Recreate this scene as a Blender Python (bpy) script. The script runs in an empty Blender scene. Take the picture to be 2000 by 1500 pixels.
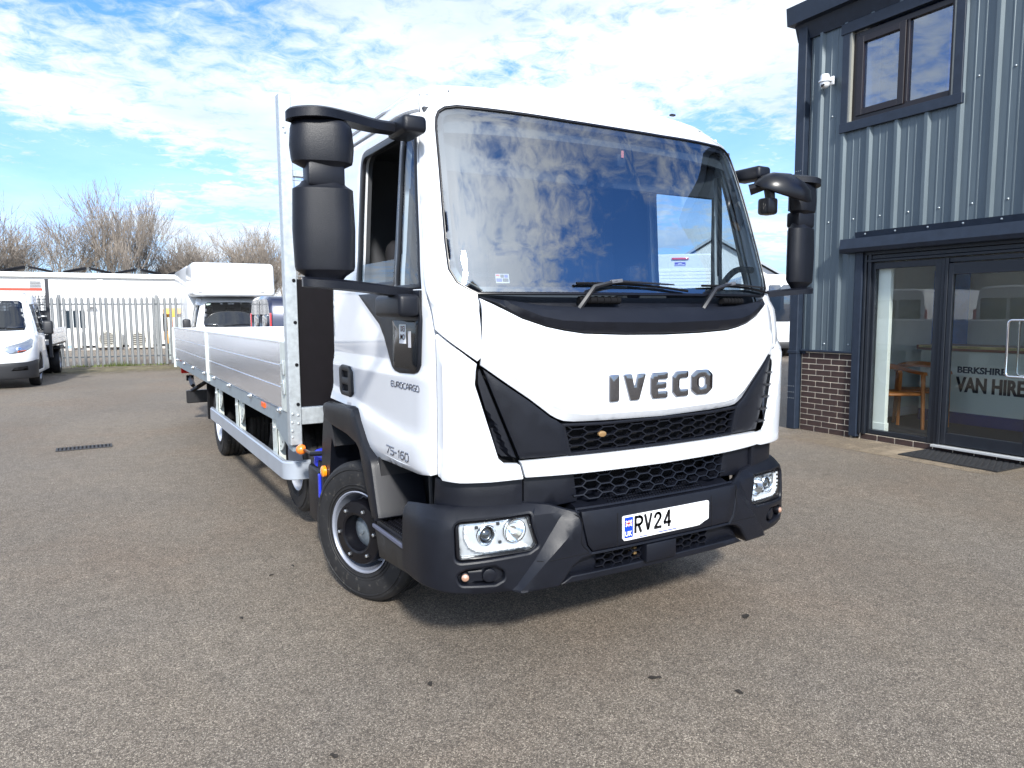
import bpy, bmesh, math, random
from mathutils import Vector, Matrix
from mathutils.geometry import delaunay_2d_cdt
random.seed(7)
D=bpy.data; SC=bpy.context.scene; COL=SC.collection
rad=math.radians
# ------------------------------------------------------------------ camera
cd=D.cameras.new('camera'); cam=D.objects.new('camera',cd); COL.objects.link(cam); SC.camera=cam
F,YAW,PITCH,ROLL,CX,CY,CZ=1390.35,0.53427,0.09846,0.00635,-2.21788,-2.44476,1.57177
cd.sensor_width=36; cd.sensor_fit='HORIZONTAL'; cd.lens=F/2000*36; cd.clip_end=2000; cd.clip_start=.05
fw=Vector((math.sin(YAW)*math.cos(PITCH),math.cos(YAW)*math.cos(PITCH),-math.sin(PITCH)))
rt=Vector((math.cos(YAW),-math.sin(YAW),0)); dn=fw.cross(rt)
r2=math.cos(ROLL)*rt+math.sin(ROLL)*dn; d2=-math.sin(ROLL)*rt+math.cos(ROLL)*dn
M=Matrix((r2,-d2,-fw)).transposed().to_4x4(); M.translation=Vector((CX,CY,CZ)); cam.matrix_world=M
# ------------------------------------------------------------------ light
SUN_AZ=math.atan2(-.36,-1.0)          # direction towards the sun in x,y (behind the camera)
SUN_EL=rad(34)
sdir=Vector((math.sin(SUN_AZ)*math.cos(SUN_EL),math.cos(SUN_AZ)*math.cos(SUN_EL),math.sin(SUN_EL)))
sl=D.lights.new('sun','SUN'); sl.energy=4.6; sl.angle=rad(4.5); sl.color=(1,.965,.91)
so=D.objects.new('sun',sl); COL.objects.link(so); so.rotation_euler=sdir.to_track_quat('Z','Y').to_euler(); so.location=(0,-5,12)
W=D.worlds.new('World'); SC.world=W; W.use_nodes=True; nt=W.node_tree; N=nt.nodes; L=nt.links
for n in list(N): N.remove(n)
out=N.new('ShaderNodeOutputWorld'); bg=N.new('ShaderNodeBackground'); L.new(bg.outputs[0],out.inputs[0]); bg.inputs[1].default_value=.12
sky=N.new('ShaderNodeTexSky'); sky.sky_type='NISHITA'; sky.sun_disc=False; sky.sun_elevation=SUN_EL; sky.sun_rotation=SUN_AZ
sky.air_density=1.0; sky.dust_density=.6; sky.ozone_density=1.6; sky.altitude=50
tc=N.new('ShaderNodeTexCoord'); sp=N.new('ShaderNodeSeparateXYZ'); L.new(tc.outputs['Generated'],sp.inputs[0])
def mth(op,a,b=None,c_=None,clamp=False):
    n=N.new('ShaderNodeMath'); n.operation=op; n.use_clamp=clamp
    for i,v in enumerate((a,b,c_)):
        if v is None: continue
        if isinstance(v,(int,float)): n.inputs[i].default_value=v
        else: L.new(v,n.inputs[i])
    return n.outputs[0]
SKX,SKY=3.1,7.4
zz=mth('ADD',mth('MAXIMUM',sp.outputs[2],0.0),.10)
cb=N.new('ShaderNodeCombineXYZ'); L.new(mth('DIVIDE',sp.outputs[0],zz),cb.inputs[0]); L.new(mth('DIVIDE',sp.outputs[1],zz),cb.inputs[1])
def wn(scale,det,rough,dist=0,vec=None,loc=(0,0,0),sc=(1,1,1)):
    mp=N.new('ShaderNodeMapping'); mp.inputs['Location'].default_value=loc; mp.inputs['Scale'].default_value=sc; L.new(vec or cb.outputs[0],mp.inputs[0])
    n=N.new('ShaderNodeTexNoise'); n.inputs['Scale'].default_value=scale; n.inputs['Detail'].default_value=det; n.inputs['Roughness'].default_value=rough; n.inputs['Distortion'].default_value=dist
    L.new(mp.outputs[0],n.inputs['Vector']); return n.outputs['Fac']
big=wn(.55,4,.5,.3,loc=(SKX,SKY,0)); med=wn(1.7,7,.62,.5,loc=(1.2,.4,0),sc=(1,.8,1)); ripple=wn(11,6,.66,.5,loc=(.7,.2,0))
d0=mth('ADD',mth('ADD',mth('MULTIPLY',big,1.25),mth('MULTIPLY',med,.75)),mth('MULTIPLY',ripple,.62))
cl=N.new('ShaderNodeMapRange'); cl.interpolation_type='SMOOTHSTEP'; L.new(d0,cl.inputs[0]); cl.inputs[1].default_value=1.07; cl.inputs[2].default_value=1.40; cl.inputs[3].default_value=0; cl.inputs[4].default_value=.96
hz=N.new('ShaderNodeMapRange'); hz.interpolation_type='SMOOTHSTEP'; L.new(sp.outputs[2],hz.inputs[0]); hz.inputs[1].default_value=.0; hz.inputs[2].default_value=.42; hz.inputs[3].default_value=.55; hz.inputs[4].default_value=0
shade=wn(1.1,6,.6,.3,loc=(9,2,0))
cr=N.new('ShaderNodeMixRGB'); L.new(mth('MULTIPLY_ADD',shade,2.6,-.85,clamp=True),cr.inputs[0]); cr.inputs[1].default_value=(4.6,5.5,6.7,1); cr.inputs[2].default_value=(7.9,8.4,9.0,1)
tint=N.new('ShaderNodeMixRGB'); tint.blend_type='MULTIPLY'; tint.inputs[0].default_value=1; L.new(sky.outputs[0],tint.inputs[1]); tint.inputs[2].default_value=(.52,1.0,1.75,1)
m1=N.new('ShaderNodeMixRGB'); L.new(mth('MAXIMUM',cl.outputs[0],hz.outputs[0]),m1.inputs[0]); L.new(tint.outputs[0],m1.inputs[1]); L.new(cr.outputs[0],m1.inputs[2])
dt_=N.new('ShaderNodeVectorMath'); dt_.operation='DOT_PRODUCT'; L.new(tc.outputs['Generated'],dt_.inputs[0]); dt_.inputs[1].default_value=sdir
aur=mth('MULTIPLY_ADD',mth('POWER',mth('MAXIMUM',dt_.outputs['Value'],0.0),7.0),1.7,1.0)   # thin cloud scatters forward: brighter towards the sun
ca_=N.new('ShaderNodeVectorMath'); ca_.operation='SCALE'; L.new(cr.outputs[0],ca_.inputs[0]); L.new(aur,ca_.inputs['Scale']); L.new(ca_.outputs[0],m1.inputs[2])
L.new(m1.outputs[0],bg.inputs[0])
vs=SC.view_settings; vs.view_transform='Standard'; vs.look='None'; vs.gamma=1; vs.use_curve_mapping=False; vs.exposure=.50
SC.render.engine='CYCLES'
try:
    SC.cycles.max_bounces=8; SC.cycles.transparent_max_bounces=12; SC.cycles.glossy_bounces=4
except Exception: pass
# ------------------------------------------------------------------ materials
MATS={}
def mat(name,col,rough=.5,metal=0,coat=0,spec=.5,var=0,vscale=6,bump=0,bscale=60,dirt=None,stretch=None,emis=None,alpha=None):
    if name in MATS: return MATS[name]
    m=D.materials.new(name); m.use_nodes=True; n=m.node_tree.nodes; l=m.node_tree.links; b=n['Principled BSDF']
    b.inputs['Base Color'].default_value=(*col,1); b.inputs['Roughness'].default_value=rough; b.inputs['Metallic'].default_value=metal
    b.inputs['Coat Weight'].default_value=coat; b.inputs['Coat Roughness'].default_value=.04; b.inputs['Specular IOR Level'].default_value=spec
    tcn=n.new('ShaderNodeTexCoord'); vec=tcn.outputs['Object']
    if stretch:
        mp=n.new('ShaderNodeMapping'); mp.inputs['Scale'].default_value=stretch; l.new(vec,mp.inputs[0]); vec=mp.outputs[0]
    if var or dirt:
        t=n.new('ShaderNodeTexNoise'); t.inputs['Scale'].default_value=vscale; t.inputs['Detail'].default_value=6; t.inputs['Roughness'].default_value=.65; l.new(vec,t.inputs['Vector'])
        r=n.new('ShaderNodeMapRange'); l.new(t.outputs['Fac'],r.inputs[0]); r.inputs[1].default_value=.3; r.inputs[2].default_value=.7
        mx=n.new('ShaderNodeMixRGB'); l.new(r.outputs[0],mx.inputs[0])
        mx.inputs[1].default_value=(*[c*(1-var) for c in col],1); mx.inputs[2].default_value=(*[min(1,c*(1+var)) for c in col],1)
        o=mx.outputs[0]
        if dirt:
            t2=n.new('ShaderNodeTexNoise'); t2.inputs['Scale'].default_value=vscale*2.3; t2.inputs['Detail'].default_value=8; l.new(vec,t2.inputs['Vector'])
            r2_=n.new('ShaderNodeMapRange'); l.new(t2.outputs['Fac'],r2_.inputs[0]); r2_.inputs[1].default_value=dirt[1]; r2_.inputs[2].default_value=dirt[1]+.16
            m2=n.new('ShaderNodeMixRGB'); l.new(r2_.outputs[0],m2.inputs[0]); l.new(o,m2.inputs[1]); m2.inputs[2].default_value=(*dirt[0],1); o=m2.outputs[0]
        l.new(o,b.inputs['Base Color'])
        rr=n.new('ShaderNodeMapRange'); l.new(t.outputs['Fac'],rr.inputs[0]); rr.inputs[3].default_value=rough*.85; rr.inputs[4].default_value=min(1,rough*1.2); l.new(rr.outputs[0],b.inputs['Roughness'])
    if bump:
        t=n.new('ShaderNodeTexNoise'); t.inputs['Scale'].default_value=bscale; t.inputs['Detail'].default_value=4; l.new(vec,t.inputs['Vector'])
        bp=n.new('ShaderNodeBump'); bp.inputs['Strength'].default_value=bump; bp.inputs['Distance'].default_value=.002; l.new(t.outputs['Fac'],bp.inputs['Height']); l.new(bp.outputs[0],b.inputs['Normal'])
    if emis: b.inputs['Emission Color'].default_value=(*emis[0],1); b.inputs['Emission Strength'].default_value=emis[1]
    MATS[name]=m; return m
def glass(name,tint=(.8,.86,.88),ior=1.5,rough=0.0,body=0.0,bodycol=(.01,.012,.015)):
    if name in MATS: return MATS[name]
    m=D.materials.new(name); m.use_nodes=True; n=m.node_tree.nodes; l=m.node_tree.links; n.clear()
    o=n.new('ShaderNodeOutputMaterial'); mx=n.new('ShaderNodeMixShader'); fr=n.new('ShaderNodeFresnel'); fr.inputs[0].default_value=ior
    tr=n.new('ShaderNodeBsdfTransparent'); tr.inputs[0].default_value=(*tint,1); gl=n.new('ShaderNodeBsdfGlossy'); gl.inputs['Roughness'].default_value=rough
    src=tr.outputs[0]
    if body:
        df=n.new('ShaderNodeBsdfDiffuse'); df.inputs[0].default_value=(*bodycol,1); m2=n.new('ShaderNodeMixShader'); m2.inputs[0].default_value=body
        l.new(tr.outputs[0],m2.inputs[1]); l.new(df.outputs[0],m2.inputs[2]); src=m2.outputs[0]
    # keep Fresnel the same from either side of the thin pane
    geo=n.new('ShaderNodeNewGeometry'); iv=n.new('ShaderNodeMath'); iv.operation='MULTIPLY_ADD'; l.new(geo.outputs['Backfacing'],iv.inputs[0]); iv.inputs[1].default_value=1.0/ior-ior; iv.inputs[2].default_value=ior; l.new(iv.outputs[0],fr.inputs[0])
    l.new(fr.outputs[0],mx.inputs[0]); l.new(src,mx.inputs[1]); l.new(gl.outputs[0],mx.inputs[2]); l.new(mx.outputs[0],o.inputs[0])
    MATS[name]=m; return m
WHITE=mat('white_paint',(.66,.685,.72),.22,coat=1,var=.015,vscale=3)
WHITE2=mat('white_paint_far',(.68,.70,.72),.3,coat=.6)
BLACK=mat('grained_black_plastic',(.0045,.0055,.0095),.40,spec=.34,var=.18,vscale=9,bump=.35,bscale=420)  # blue cast in the base colour stands in for reflected sky
BLACK2=mat('smooth_black_plastic',(.004,.004,.006),.28,spec=.4,var=.1)
BLACKM=mat('matt_black',(.004,.004,.005),.8,spec=.2)
TRIMG=mat('grey_plastic',(.020,.021,.024),.5,var=.2,vscale=8,bump=.2,bscale=300)
RUBBER=mat('tyre_rubber',(.010,.010,.011),.66,var=.25,vscale=14,dirt=((.075,.07,.06),.60),bump=.3,bscale=150)
CHROME=mat('chrome',(.82,.83,.85),.06,metal=1)
DARKCHROME=mat('dark_chrome',(.30,.31,.34),.07,metal=1)
ALU=mat('polished_aluminium',(.88,.90,.95),.22,metal=.85,var=.05,vscale=5,stretch=(1,.25,8),bump=.10,bscale=30)
ALU2=mat('satin_aluminium',(.82,.83,.85),.45,metal=.35,var=.04,vscale=5)
GALV=mat('galvanised_steel',(.50,.54,.56),.42,metal=.55,var=.16,vscale=28,dirt=((.66,.69,.70),.66))
GALVL=mat('pale_galvanised_steel',(.60,.64,.60),.5,metal=.25,var=.12,vscale=16,dirt=((.42,.36,.20),.70))
RAILM=mat('blue_grey_rail',(.33,.40,.45),.35,metal=.45,var=.1,vscale=12)
SILVERP=mat('silver_painted_steel',(.48,.53,.60),.33,metal=.5,var=.06,vscale=6)
RIMF=mat('front_rim_grey',(.22,.24,.29),.35,metal=.3,var=.1,vscale=10,dirt=((.09,.07,.055),.62))
RIMW=mat('wheel_white',(.62,.65,.72),.3,metal=.35,var=.08,vscale=10,dirt=((.18,.15,.12),.70))
PHEN=mat('phenolic_black_board',(.0035,.0025,.004),.6,spec=.2,var=.2,vscale=20,bump=.3,bscale=200)
AMBER=mat('amber_lens',(.95,.27,.01),.15,coat=1); ORANGE=mat('dark_orange_lens',(.75,.10,.01),.2,coat=1)
RED=mat('red_lens',(.55,.02,.015),.2,coat=1); BLUE=mat('blue_plastic',(.01,.03,.55),.35,coat=.4); 
SEATM=mat('dark_seat_fabric',(.016,.016,.020),.85,var=.2,vscale=30); INT=mat('dark_grey_cab_trim',(.022,.024,.028),.6,var=.15)
INTL=mat('grey_cab_lining',(.05,.053,.06),.8)
GL_WS=glass('windscreen_glass',(.70,.79,.84),3.1); GL_SIDE=glass('side_glass',(.80,.88,.92),2.2)
GL_DARK=glass('dark_glass',(.12,.14,.16),2.1); GL_LENS=glass('clear_lens',(.94,.96,.97),1.5); GL_SHOP=glass('shop_glass',(.95,.97,.96),1.6)
GL_UP=glass('coated_window_glass',(.55,.68,.85),3.2)
PLATEW=mat('plate_white',(.85,.86,.86),.3,coat=.5); PLATEB=mat('plate_blue',(.005,.045,.42),.35); INK=mat('black_ink',(.006,.006,.008),.4)
WHT=mat('flat_white',(.85,.86,.88),.5); REDP=mat('red_print',(.6,.02,.03),.5)
# ------------------------------------------------------------------ mesh helpers
def link(o,parent=None):
    COL.objects.link(o)
    if parent: o.parent=parent
    return o
def mesh_obj(name,vs_,fs,m,parent=None,smooth=False,ang=38,mats=None,fm=None):
    me=D.meshes.new(name); me.from_pydata([tuple(v) for v in vs_],[],fs); me.validate(); me.update()
    bm=bmesh.new(); bm.from_mesh(me); bmesh.ops.recalc_face_normals(bm,faces=bm.faces) if smooth!='keep' else None
    if smooth:
        for f in bm.faces: f.smooth=True
        ca=rad(ang)
        for e in bm.edges:
            if len(e.link_faces)==2 and e.calc_face_angle(0)>ca: e.smooth=False
    bm.to_mesh(me); bm.free()
    for q in ([m] if not isinstance(m,(list,tuple)) else m): me.materials.append(q)
    if fm:
        for p,i in zip(me.polygons,fm): p.material_index=i
    return link(D.objects.new(name,me),parent)
class MB:
    def __init__(s): s.v=[];s.f=[]
    def add(s,vs_,fs):
        k=len(s.v); s.v+=[tuple(v) for v in vs_]; s.f+=[tuple(i+k for i in f) for f in fs]; return s
    def box(s,x0,x1,y0,y1,z0,z1,M_=None):
        v=[Vector((x,y,z)) for z in (z0,z1) for x,y in ((x0,y0),(x1,y0),(x1,y1),(x0,y1))]
        if M_: v=[M_@q for q in v]
        return s.add(v,[(0,3,2,1),(4,5,6,7),(0,1,5,4),(1,2,6,5),(2,3,7,6),(3,0,4,7)])
    def rbox(s,x0,x1,y0,y1,z0,z1,r=.01,seg=2,M_=None):
        bm=bmesh.new(); bmesh.ops.create_cube(bm,size=1)
        for v in bm.verts: v.co=Vector(((x0+x1)/2+v.co.x*(x1-x0),(y0+y1)/2+v.co.y*(y1-y0),(z0+z1)/2+v.co.z*(z1-z0)))
        bmesh.ops.bevel(bm,geom=bm.edges[:],offset=r,segments=seg,affect='EDGES',profile=.5)
        return s.bm(bm,M_)
    def bm(s,bm,M_=None):
        bm.verts.index_update(); v=[(M_@q.co if M_ else q.co.copy()) for q in bm.verts]; f=[[q.index for q in p.verts] for p in bm.faces]; bm.free(); return s.add(v,f)
    def tube(s,pts,r,n=8,caps=True):
        pts=[Vector(p) for p in pts]; rr=r if isinstance(r,(list,tuple)) else [r]*len(pts); vs_=[];fs=[]
        up=Vector((0,0,1)); pa=None
        for i,p in enumerate(pts):
            t=((pts[min(i+1,len(pts)-1)]-p).normalized()+(p-pts[max(i-1,0)]).normalized()).normalized()
            if pa is None: pa=t.cross(up if abs(t.z)<.9 else Vector((1,0,0))).normalized()
            a=(pa-t*pa.dot(t)).normalized(); pa=a; b=t.cross(a)
            for k in range(n):
                th=2*math.pi*k/n; vs_.append(p+(a*math.cos(th)+b*math.sin(th))*rr[i])
        for i in range(len(pts)-1):
            for k in range(n): fs.append((i*n+k,i*n+(k+1)%n,(i+1)*n+(k+1)%n,(i+1)*n+k))
        if caps: fs.append(tuple(range(n))[::-1]); fs.append(tuple((len(pts)-1)*n+k for k in range(n)))
        return s.add(vs_,fs)
    def lathe(s,prof,n=32,M_=None,closed=False):   # prof: (radius, x) about the X axis
        vs_=[];fs=[];m=len(prof)
        for r,x in prof:
            for k in range(n):
                th=2*math.pi*k/n; q=Vector((x,r*math.cos(th),r*math.sin(th))); vs_.append(M_@q if M_ else q)
        for i in range(m-1+(1 if closed else 0)):
            j=(i+1)%m
            for k in range(n): fs.append((i*n+k,i*n+(k+1)%n,j*n+(k+1)%n,j*n+k))
        return s.add(vs_,fs)
    def prism(s,poly,f3,d):      # poly 2D, f3(u,v,w)->3D, w from d[0] to d[1]
        n=len(poly); a=[f3(u,v,d[0]) for u,v in poly]; b=[f3(u,v,d[1]) for u,v in poly]
        tri=tri_poly(poly); fs=[tuple(t) for t in tri]+[tuple(i+n for i in t)[::-1] for t in tri]
        for i in range(n): j=(i+1)%n; fs.append((i,i+n,j+n,j))
        return s.add(a+b,fs)
    def build(s,name,m,parent=None,smooth=False,ang=38): return mesh_obj(name,s.v,s.f,m,parent,smooth,ang)
def pin(p,poly):
    x,y=p; c=False; j=len(poly)-1
    for i in range(len(poly)):
        xi,yi=poly[i]; xj,yj=poly[j]
        if (yi>y)!=(yj>y) and x<(xj-xi)*(y-yi)/(yj-yi+1e-15)+xi: c=not c
        j=i
    return c
def tri_poly(poly):
    n=len(poly); vv,ee,ff,ov,oe,of=delaunay_2d_cdt([Vector(p) for p in poly],[(i,(i+1)%n) for i in range(n)],[],0,1e-7)
    mp={}
    for i,o in enumerate(ov):
        if o: mp[i]=o[0]
    out=[]
    for f in ff:
        c=sum((vv[i] for i in f),Vector((0,0)))/3
        if pin(c,poly) and all(i in mp for i in f): out.append([mp[i] for i in f])
    return out
def area(poly): return sum(poly[i][0]*poly[(i+1)%len(poly)][1]-poly[(i+1)%len(poly)][0]*poly[i][1] for i in range(len(poly)))/2
def ccw(poly): return poly if area(poly)>0 else poly[::-1]
def densify(poly,h,closed=True):
    o=[];n=len(poly)
    for i in range(n if closed else n-1):
        a=poly[i];b=poly[(i+1)%n]; k=max(1,math.ceil(math.dist(a,b)/h))
        for j in range(k): o.append((a[0]+(b[0]-a[0])*j/k,a[1]+(b[1]-a[1])*j/k))
    if not closed: o.append(poly[-1])
    return o
def rnd(poly,r,n=5):
    o=[];m=len(poly); rs=r if isinstance(r,(list,tuple)) else [r]*m
    for i in range(m):
        p=Vector(poly[i]);a=Vector(poly[i-1])-p;b=Vector(poly[(i+1)%m])-p; la,lb=a.length,b.length; a.normalize();b.normalize()
        ri=rs[i]
        if ri<=0: o.append(tuple(p)); continue
        ang=math.acos(max(-1,min(1,a.dot(b))))
        if ang>3.05: o.append(tuple(p)); continue
        d=min(ri/math.tan(ang/2),la*.48,lb*.48)
        p1=p+a*d;p2=p+b*d
        for k in range(n+1):
            t=k/n; o.append(tuple((1-t)**2*p1+2*t*(1-t)*p+t*t*p2))
    return o
def smooth2(pts,n=6):
    out=[];m=len(pts)
    for i in range(m-1):
        p0=pts[max(0,i-1)];p1=pts[i];p2=pts[i+1];p3=pts[min(m-1,i+2)]
        for k in range(n):
            t=k/n; out.append(tuple(.5*((2*b)+(-a+c_)*t+(2*a-5*b+4*c_-d)*t*t+(-a+3*b-3*c_+d)*t**3) for a,b,c_,d in zip(p0,p1,p2,p3)))
    out.append(tuple(pts[-1])); return out
def inset(poly,r):
    n=len(poly);o=[]
    for i in range(n):
        a=Vector(poly[i-1]);p=Vector(poly[i]);b=Vector(poly[(i+1)%n])
        d1=(p-a);d2_=(b-p)
        if d1.length<1e-9: d1=d2_
        if d2_.length<1e-9: d2_=d1
        n1=Vector((-d1.y,d1.x)).normalized();n2=Vector((-d2_.y,d2_.x)).normalized(); m=(n1+n2)
        if m.length<1e-6: m=n1
        m.normalize(); k=1/max(.5,m.dot(n1)); o.append(tuple(p+m*r*k))
    return o
def arc(cx,cy,rx,ry,n=24,a0=0,a1=360): return [(cx+rx*math.cos(rad(a0+(a1-a0)*i/(n if a1-a0<360 else n))),cy+ry*math.sin(rad(a0+(a1-a0)*i/n))) for i in range(n if a1-a0>=360 else n+1)]
def mir(poly): return [(-x,y) for x,y in poly][::-1]
def panel_mb(O,poly,holes=(),off=0.,thick=.01,bev=.004,grid=.045,creases=(),dens=.03,back=False,mb=None):
    """a curved sheet with real thickness: 2D outline on the body surface O, rounded rim"""
    mb=mb or MB(); offf=off if callable(off) else (lambda s,z:off)
    loops=[densify(ccw(poly),dens)]+[densify(ccw(h)[::-1],dens) for h in holes]
    ins=[inset(l,bev) if bev else l for l in loops]
    pts=[];edges=[]
    for l in ins:
        k=len(pts); pts+=l; n=len(l); edges+=[(k+i,k+(i+1)%n) for i in range(n)]
    for cr_ in creases:
        cd_=[p for p in densify(cr_,dens,False)]
        cd_=[p for p in cd_ if pin(p,ins[0])]
        k=len(pts); pts+=cd_; edges+=[(k+i,k+i+1) for i in range(len(cd_)-1)]
    xs=[p[0] for p in ins[0]];ys=[p[1] for p in ins[0]]
    gx=int((max(xs)-min(xs))/grid)+1; gy=int((max(ys)-min(ys))/grid)+1
    def clear(q):
        for l in ins:
            for i in range(len(l)):
                if abs(l[i][0]-q[0])<grid*.35 and abs(l[i][1]-q[1])<grid*.35: return False
        return True
    for i in range(gx+1):
        for j in range(gy+1):
            q=(min(xs)+(i+.5)*grid,min(ys)+(j+.5)*grid)
            if pin(q,ins[0]) and not any(pin(q,l) for l in ins[1:]) and clear(q): pts.append(q)
    vv,ee,ff,ov,oe,of=delaunay_2d_cdt([Vector(p) for p in pts],edges,[],0,1e-6)
    fs=[]
    for f in ff:
        c=(vv[f[0]]+vv[f[1]]+vv[f[2]])/3; c=(c.x,c.y)
        if pin(c,ins[0]) and not any(pin(c,l) for l in ins[1:]): fs.append(tuple(f) if area([tuple(vv[i]) for i in f])>0 else tuple(f)[::-1])
    k0=len(mb.v); mb.v+=[O.S(p.x,p.y,offf(p.x,p.y)) for p in vv]; mb.f+=[tuple(i+k0 for i in f) for f in fs]
    inv={}
    for i,o in enumerate(ov):
        for q in o: inv[q]=i
    k=0
    for l,li in zip(loops,ins):
        n=len(l); ring=[k0+inv[k+i] for i in range(n)]; k+=n
        prev=ring
        steps=[(.3,.71),(0,0)] if bev else []
        seq=[]
        if bev:
            for a in (.5,1.0):
                th=a*math.pi/2; seq.append((1-math.sin(th),bev*(1-math.cos(th))))
        seq.append((0,thick))
        for fr,dp in seq:
            kk=len(mb.v)
            for p,q in zip(l,li):
                x=p[0]+(q[0]-p[0])*fr; y=p[1]+(q[1]-p[1])*fr; mb.v.append(O.S(x,y,offf(x,y)-dp))
            cur=[kk+i for i in range(n)]
            for i in range(n):
                j=(i+1)%n; mb.f.append((prev[i],cur[i],cur[j],prev[j]))
            prev=cur
    return mb
def panel(name,O,poly,m,parent,smooth='keep',ang=32,**k):
    mb=panel_mb(O,poly,**k); return mesh_obj(name,mb.v,mb.f,m,parent,smooth,ang)
class Flat:   # a flat "surface" so the same panel code serves flat sheets
    def __init__(s,o,u,v,n): s.o,s.u,s.v,s.n=map(Vector,(o,u,v,n))
    def S(s,a,b,off=0): return tuple(s.o+s.u*a+s.v*b+s.n*off)
def thing(name,label,cat,loc=(0,0,0),rz=0,group=None,kind=None):
    o=D.objects.new(name,None); COL.objects.link(o); o.location=loc; o.rotation_euler=(0,0,rz); o.empty_display_size=.2
    return tag(o,label,cat,group,kind)
def tag(o,label=None,cat=None,group=None,kind=None):
    if label: o['label']=label
    if cat: o['category']=cat
    if group: o['group']=group
    if kind: o['kind']=kind
    return o
def empty(name,parent,loc=(0,0,0),rz=0):
    o=D.objects.new(name,None); COL.objects.link(o); o.parent=parent; o.location=loc; o.rotation_euler=(0,0,rz); o.empty_display_size=.1; return o
def dup(o,parent=None,loc=None,rz=None,label=None):
    c=o.copy(); COL.objects.link(c)
    if parent: c.parent=parent
    if loc is not None: c.location=loc
    if rz is not None: c.rotation_euler=(0,0,rz)
    if label: c['label']=label
    for ch in list(o.children): dup(ch,c)
    return c
def text_mesh(txt,size,ext=.002,offset=0.,xs=1.,align='LEFT',shear=0.,space=1.):
    cu=D.curves.new('t','FONT'); cu.body=txt; cu.size=size; cu.extrude=ext; cu.offset=offset; cu.align_x=align; cu.shear=shear; cu.resolution_u=3; cu.space_character=space
    o=D.objects.new('t',cu); COL.objects.link(o); bpy.context.view_layer.update()
    me=D.meshes.new_from_object(o.evaluated_get(bpy.context.evaluated_depsgraph_get())); COL.objects.unlink(o); D.objects.remove(o)
    v=[(p.co.x*xs,p.co.y,p.co.z) for p in me.vertices]; f=[tuple(p.vertices) for p in me.polygons]; D.meshes.remove(me); return v,f
def text_obj(name,txt,size,m,parent,f3,**k):    # f3(x,y,w)->3D
    v,f=text_mesh(txt,size,**k); return mesh_obj(name,[f3(*p) for p in v],f,m,parent)
def interp(t,pts):
    if t<=pts[0][0]: return pts[0][1]
    for a,b in zip(pts,pts[1:]):
        if t<=b[0]:
            u=(t-a[0])/(b[0]-a[0]); return a[1]+(b[1]-a[1])*u
    return pts[-1][1]
def smooth_pts(pts,n=12):
    out=[];m=len(pts)
    for i in range(m-1):
        p0=pts[max(0,i-1)];p1=pts[i];p2=pts[i+1];p3=pts[min(m-1,i+2)]
        for k in range(n):
            t=k/n
            out.append(tuple(.5*((2*b)+(-a+c_)*t+(2*a-5*b+4*c_-d)*t*t+(-a+3*b-3*c_+d)*t**3) for a,b,c_,d in zip(p0,p1,p2,p3)))
    out.append(pts[-1]); return out
class Outline:
    def __init__(s,pts,w,y0):
        p=smooth_pts(pts); s.p=p; s.L=[0]
        for a,b in zip(p,p[1:]): s.L.append(s.L[-1]+math.dist(a,b))
        s.w=smooth_pts(w,6); s.y0=smooth_pts(y0,6)
    def at(s,t):
        a=abs(t); L=s.L
        if a>=L[-1]:
            x,y=s.p[-1]; y+=a-L[-1]
        else:
            lo,hi=0,len(L)-1
            while hi-lo>1:
                m=(lo+hi)//2
                if L[m]<=a: lo=m
                else: hi=m
            u=(a-L[lo])/(L[hi]-L[lo]+1e-12)
            x=s.p[lo][0]+(s.p[hi][0]-s.p[lo][0])*u; y=s.p[lo][1]+(s.p[hi][1]-s.p[lo][1])*u
        return (x if t>=0 else -x),y
    def P(s,t,z):
        x,y=s.at(t); return (x*interp(z,s.w), y+interp(z,s.y0), z)
    def N(s,t,z):
        e=.012
        a=s.P(t+e,z);b=s.P(t-e,z);c_=s.P(t,z+e);d=s.P(t,z-e)
        u=[a[i]-b[i] for i in range(3)];v=[c_[i]-d[i] for i in range(3)]
        n=(u[1]*v[2]-u[2]*v[1],u[2]*v[0]-u[0]*v[2],u[0]*v[1]-u[1]*v[0])
        l=math.sqrt(sum(q*q for q in n)) or 1
        return tuple(q/l for q in n)
    def S(s,t,z,off=0.):
        p=s.P(t,z)
        if not off: return p
        n=s.N(t,z); return tuple(p[i]+n[i]*off for i in range(3))
CAB=Outline([(0,0),(.3,.013),(.55,.041),(.75,.084),(.86,.118),(.94,.155),(.99,.205),(1.02,.27),(1.035,.36),(1.036,.45),(1.036,.56),(1.036,.70),(1.036,.9),(1.036,1.2),(1.036,1.55),(1.036,1.9)],
 [(.2,1),(1.55,1),(1.9,.985),(2.3,.962),(2.42,.95),(2.5,.93),(2.56,.885),(2.6,.83)],
 [(.2,-.04),(.88,-.045),(1.1,-.05),(1.35,-.05),(1.5,-.04),(1.6,-.02),(1.66,.02),(1.85,.072),(2.02,.124),(2.2,.183),(2.38,.25),(2.46,.285),(2.52,.335),(2.56,.40),(2.585,.47)])
BUMP=Outline([(0,0),(.3,.003),(.5,.018),(.68,.045),(.85,.08),(.97,.125),(1.04,.175),(1.08,.25),(1.09,.33),(1.09,.42),(1.09,.55),(1.09,.7)],
 [(.2,.95),(.33,.96),(.45,1),(.68,1),(.74,.985),(.8,.95)],[(.2,.02),(.33,-.01),(.42,-.04),(.7,-.04),(.76,-.02),(.8,.03)])
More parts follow.
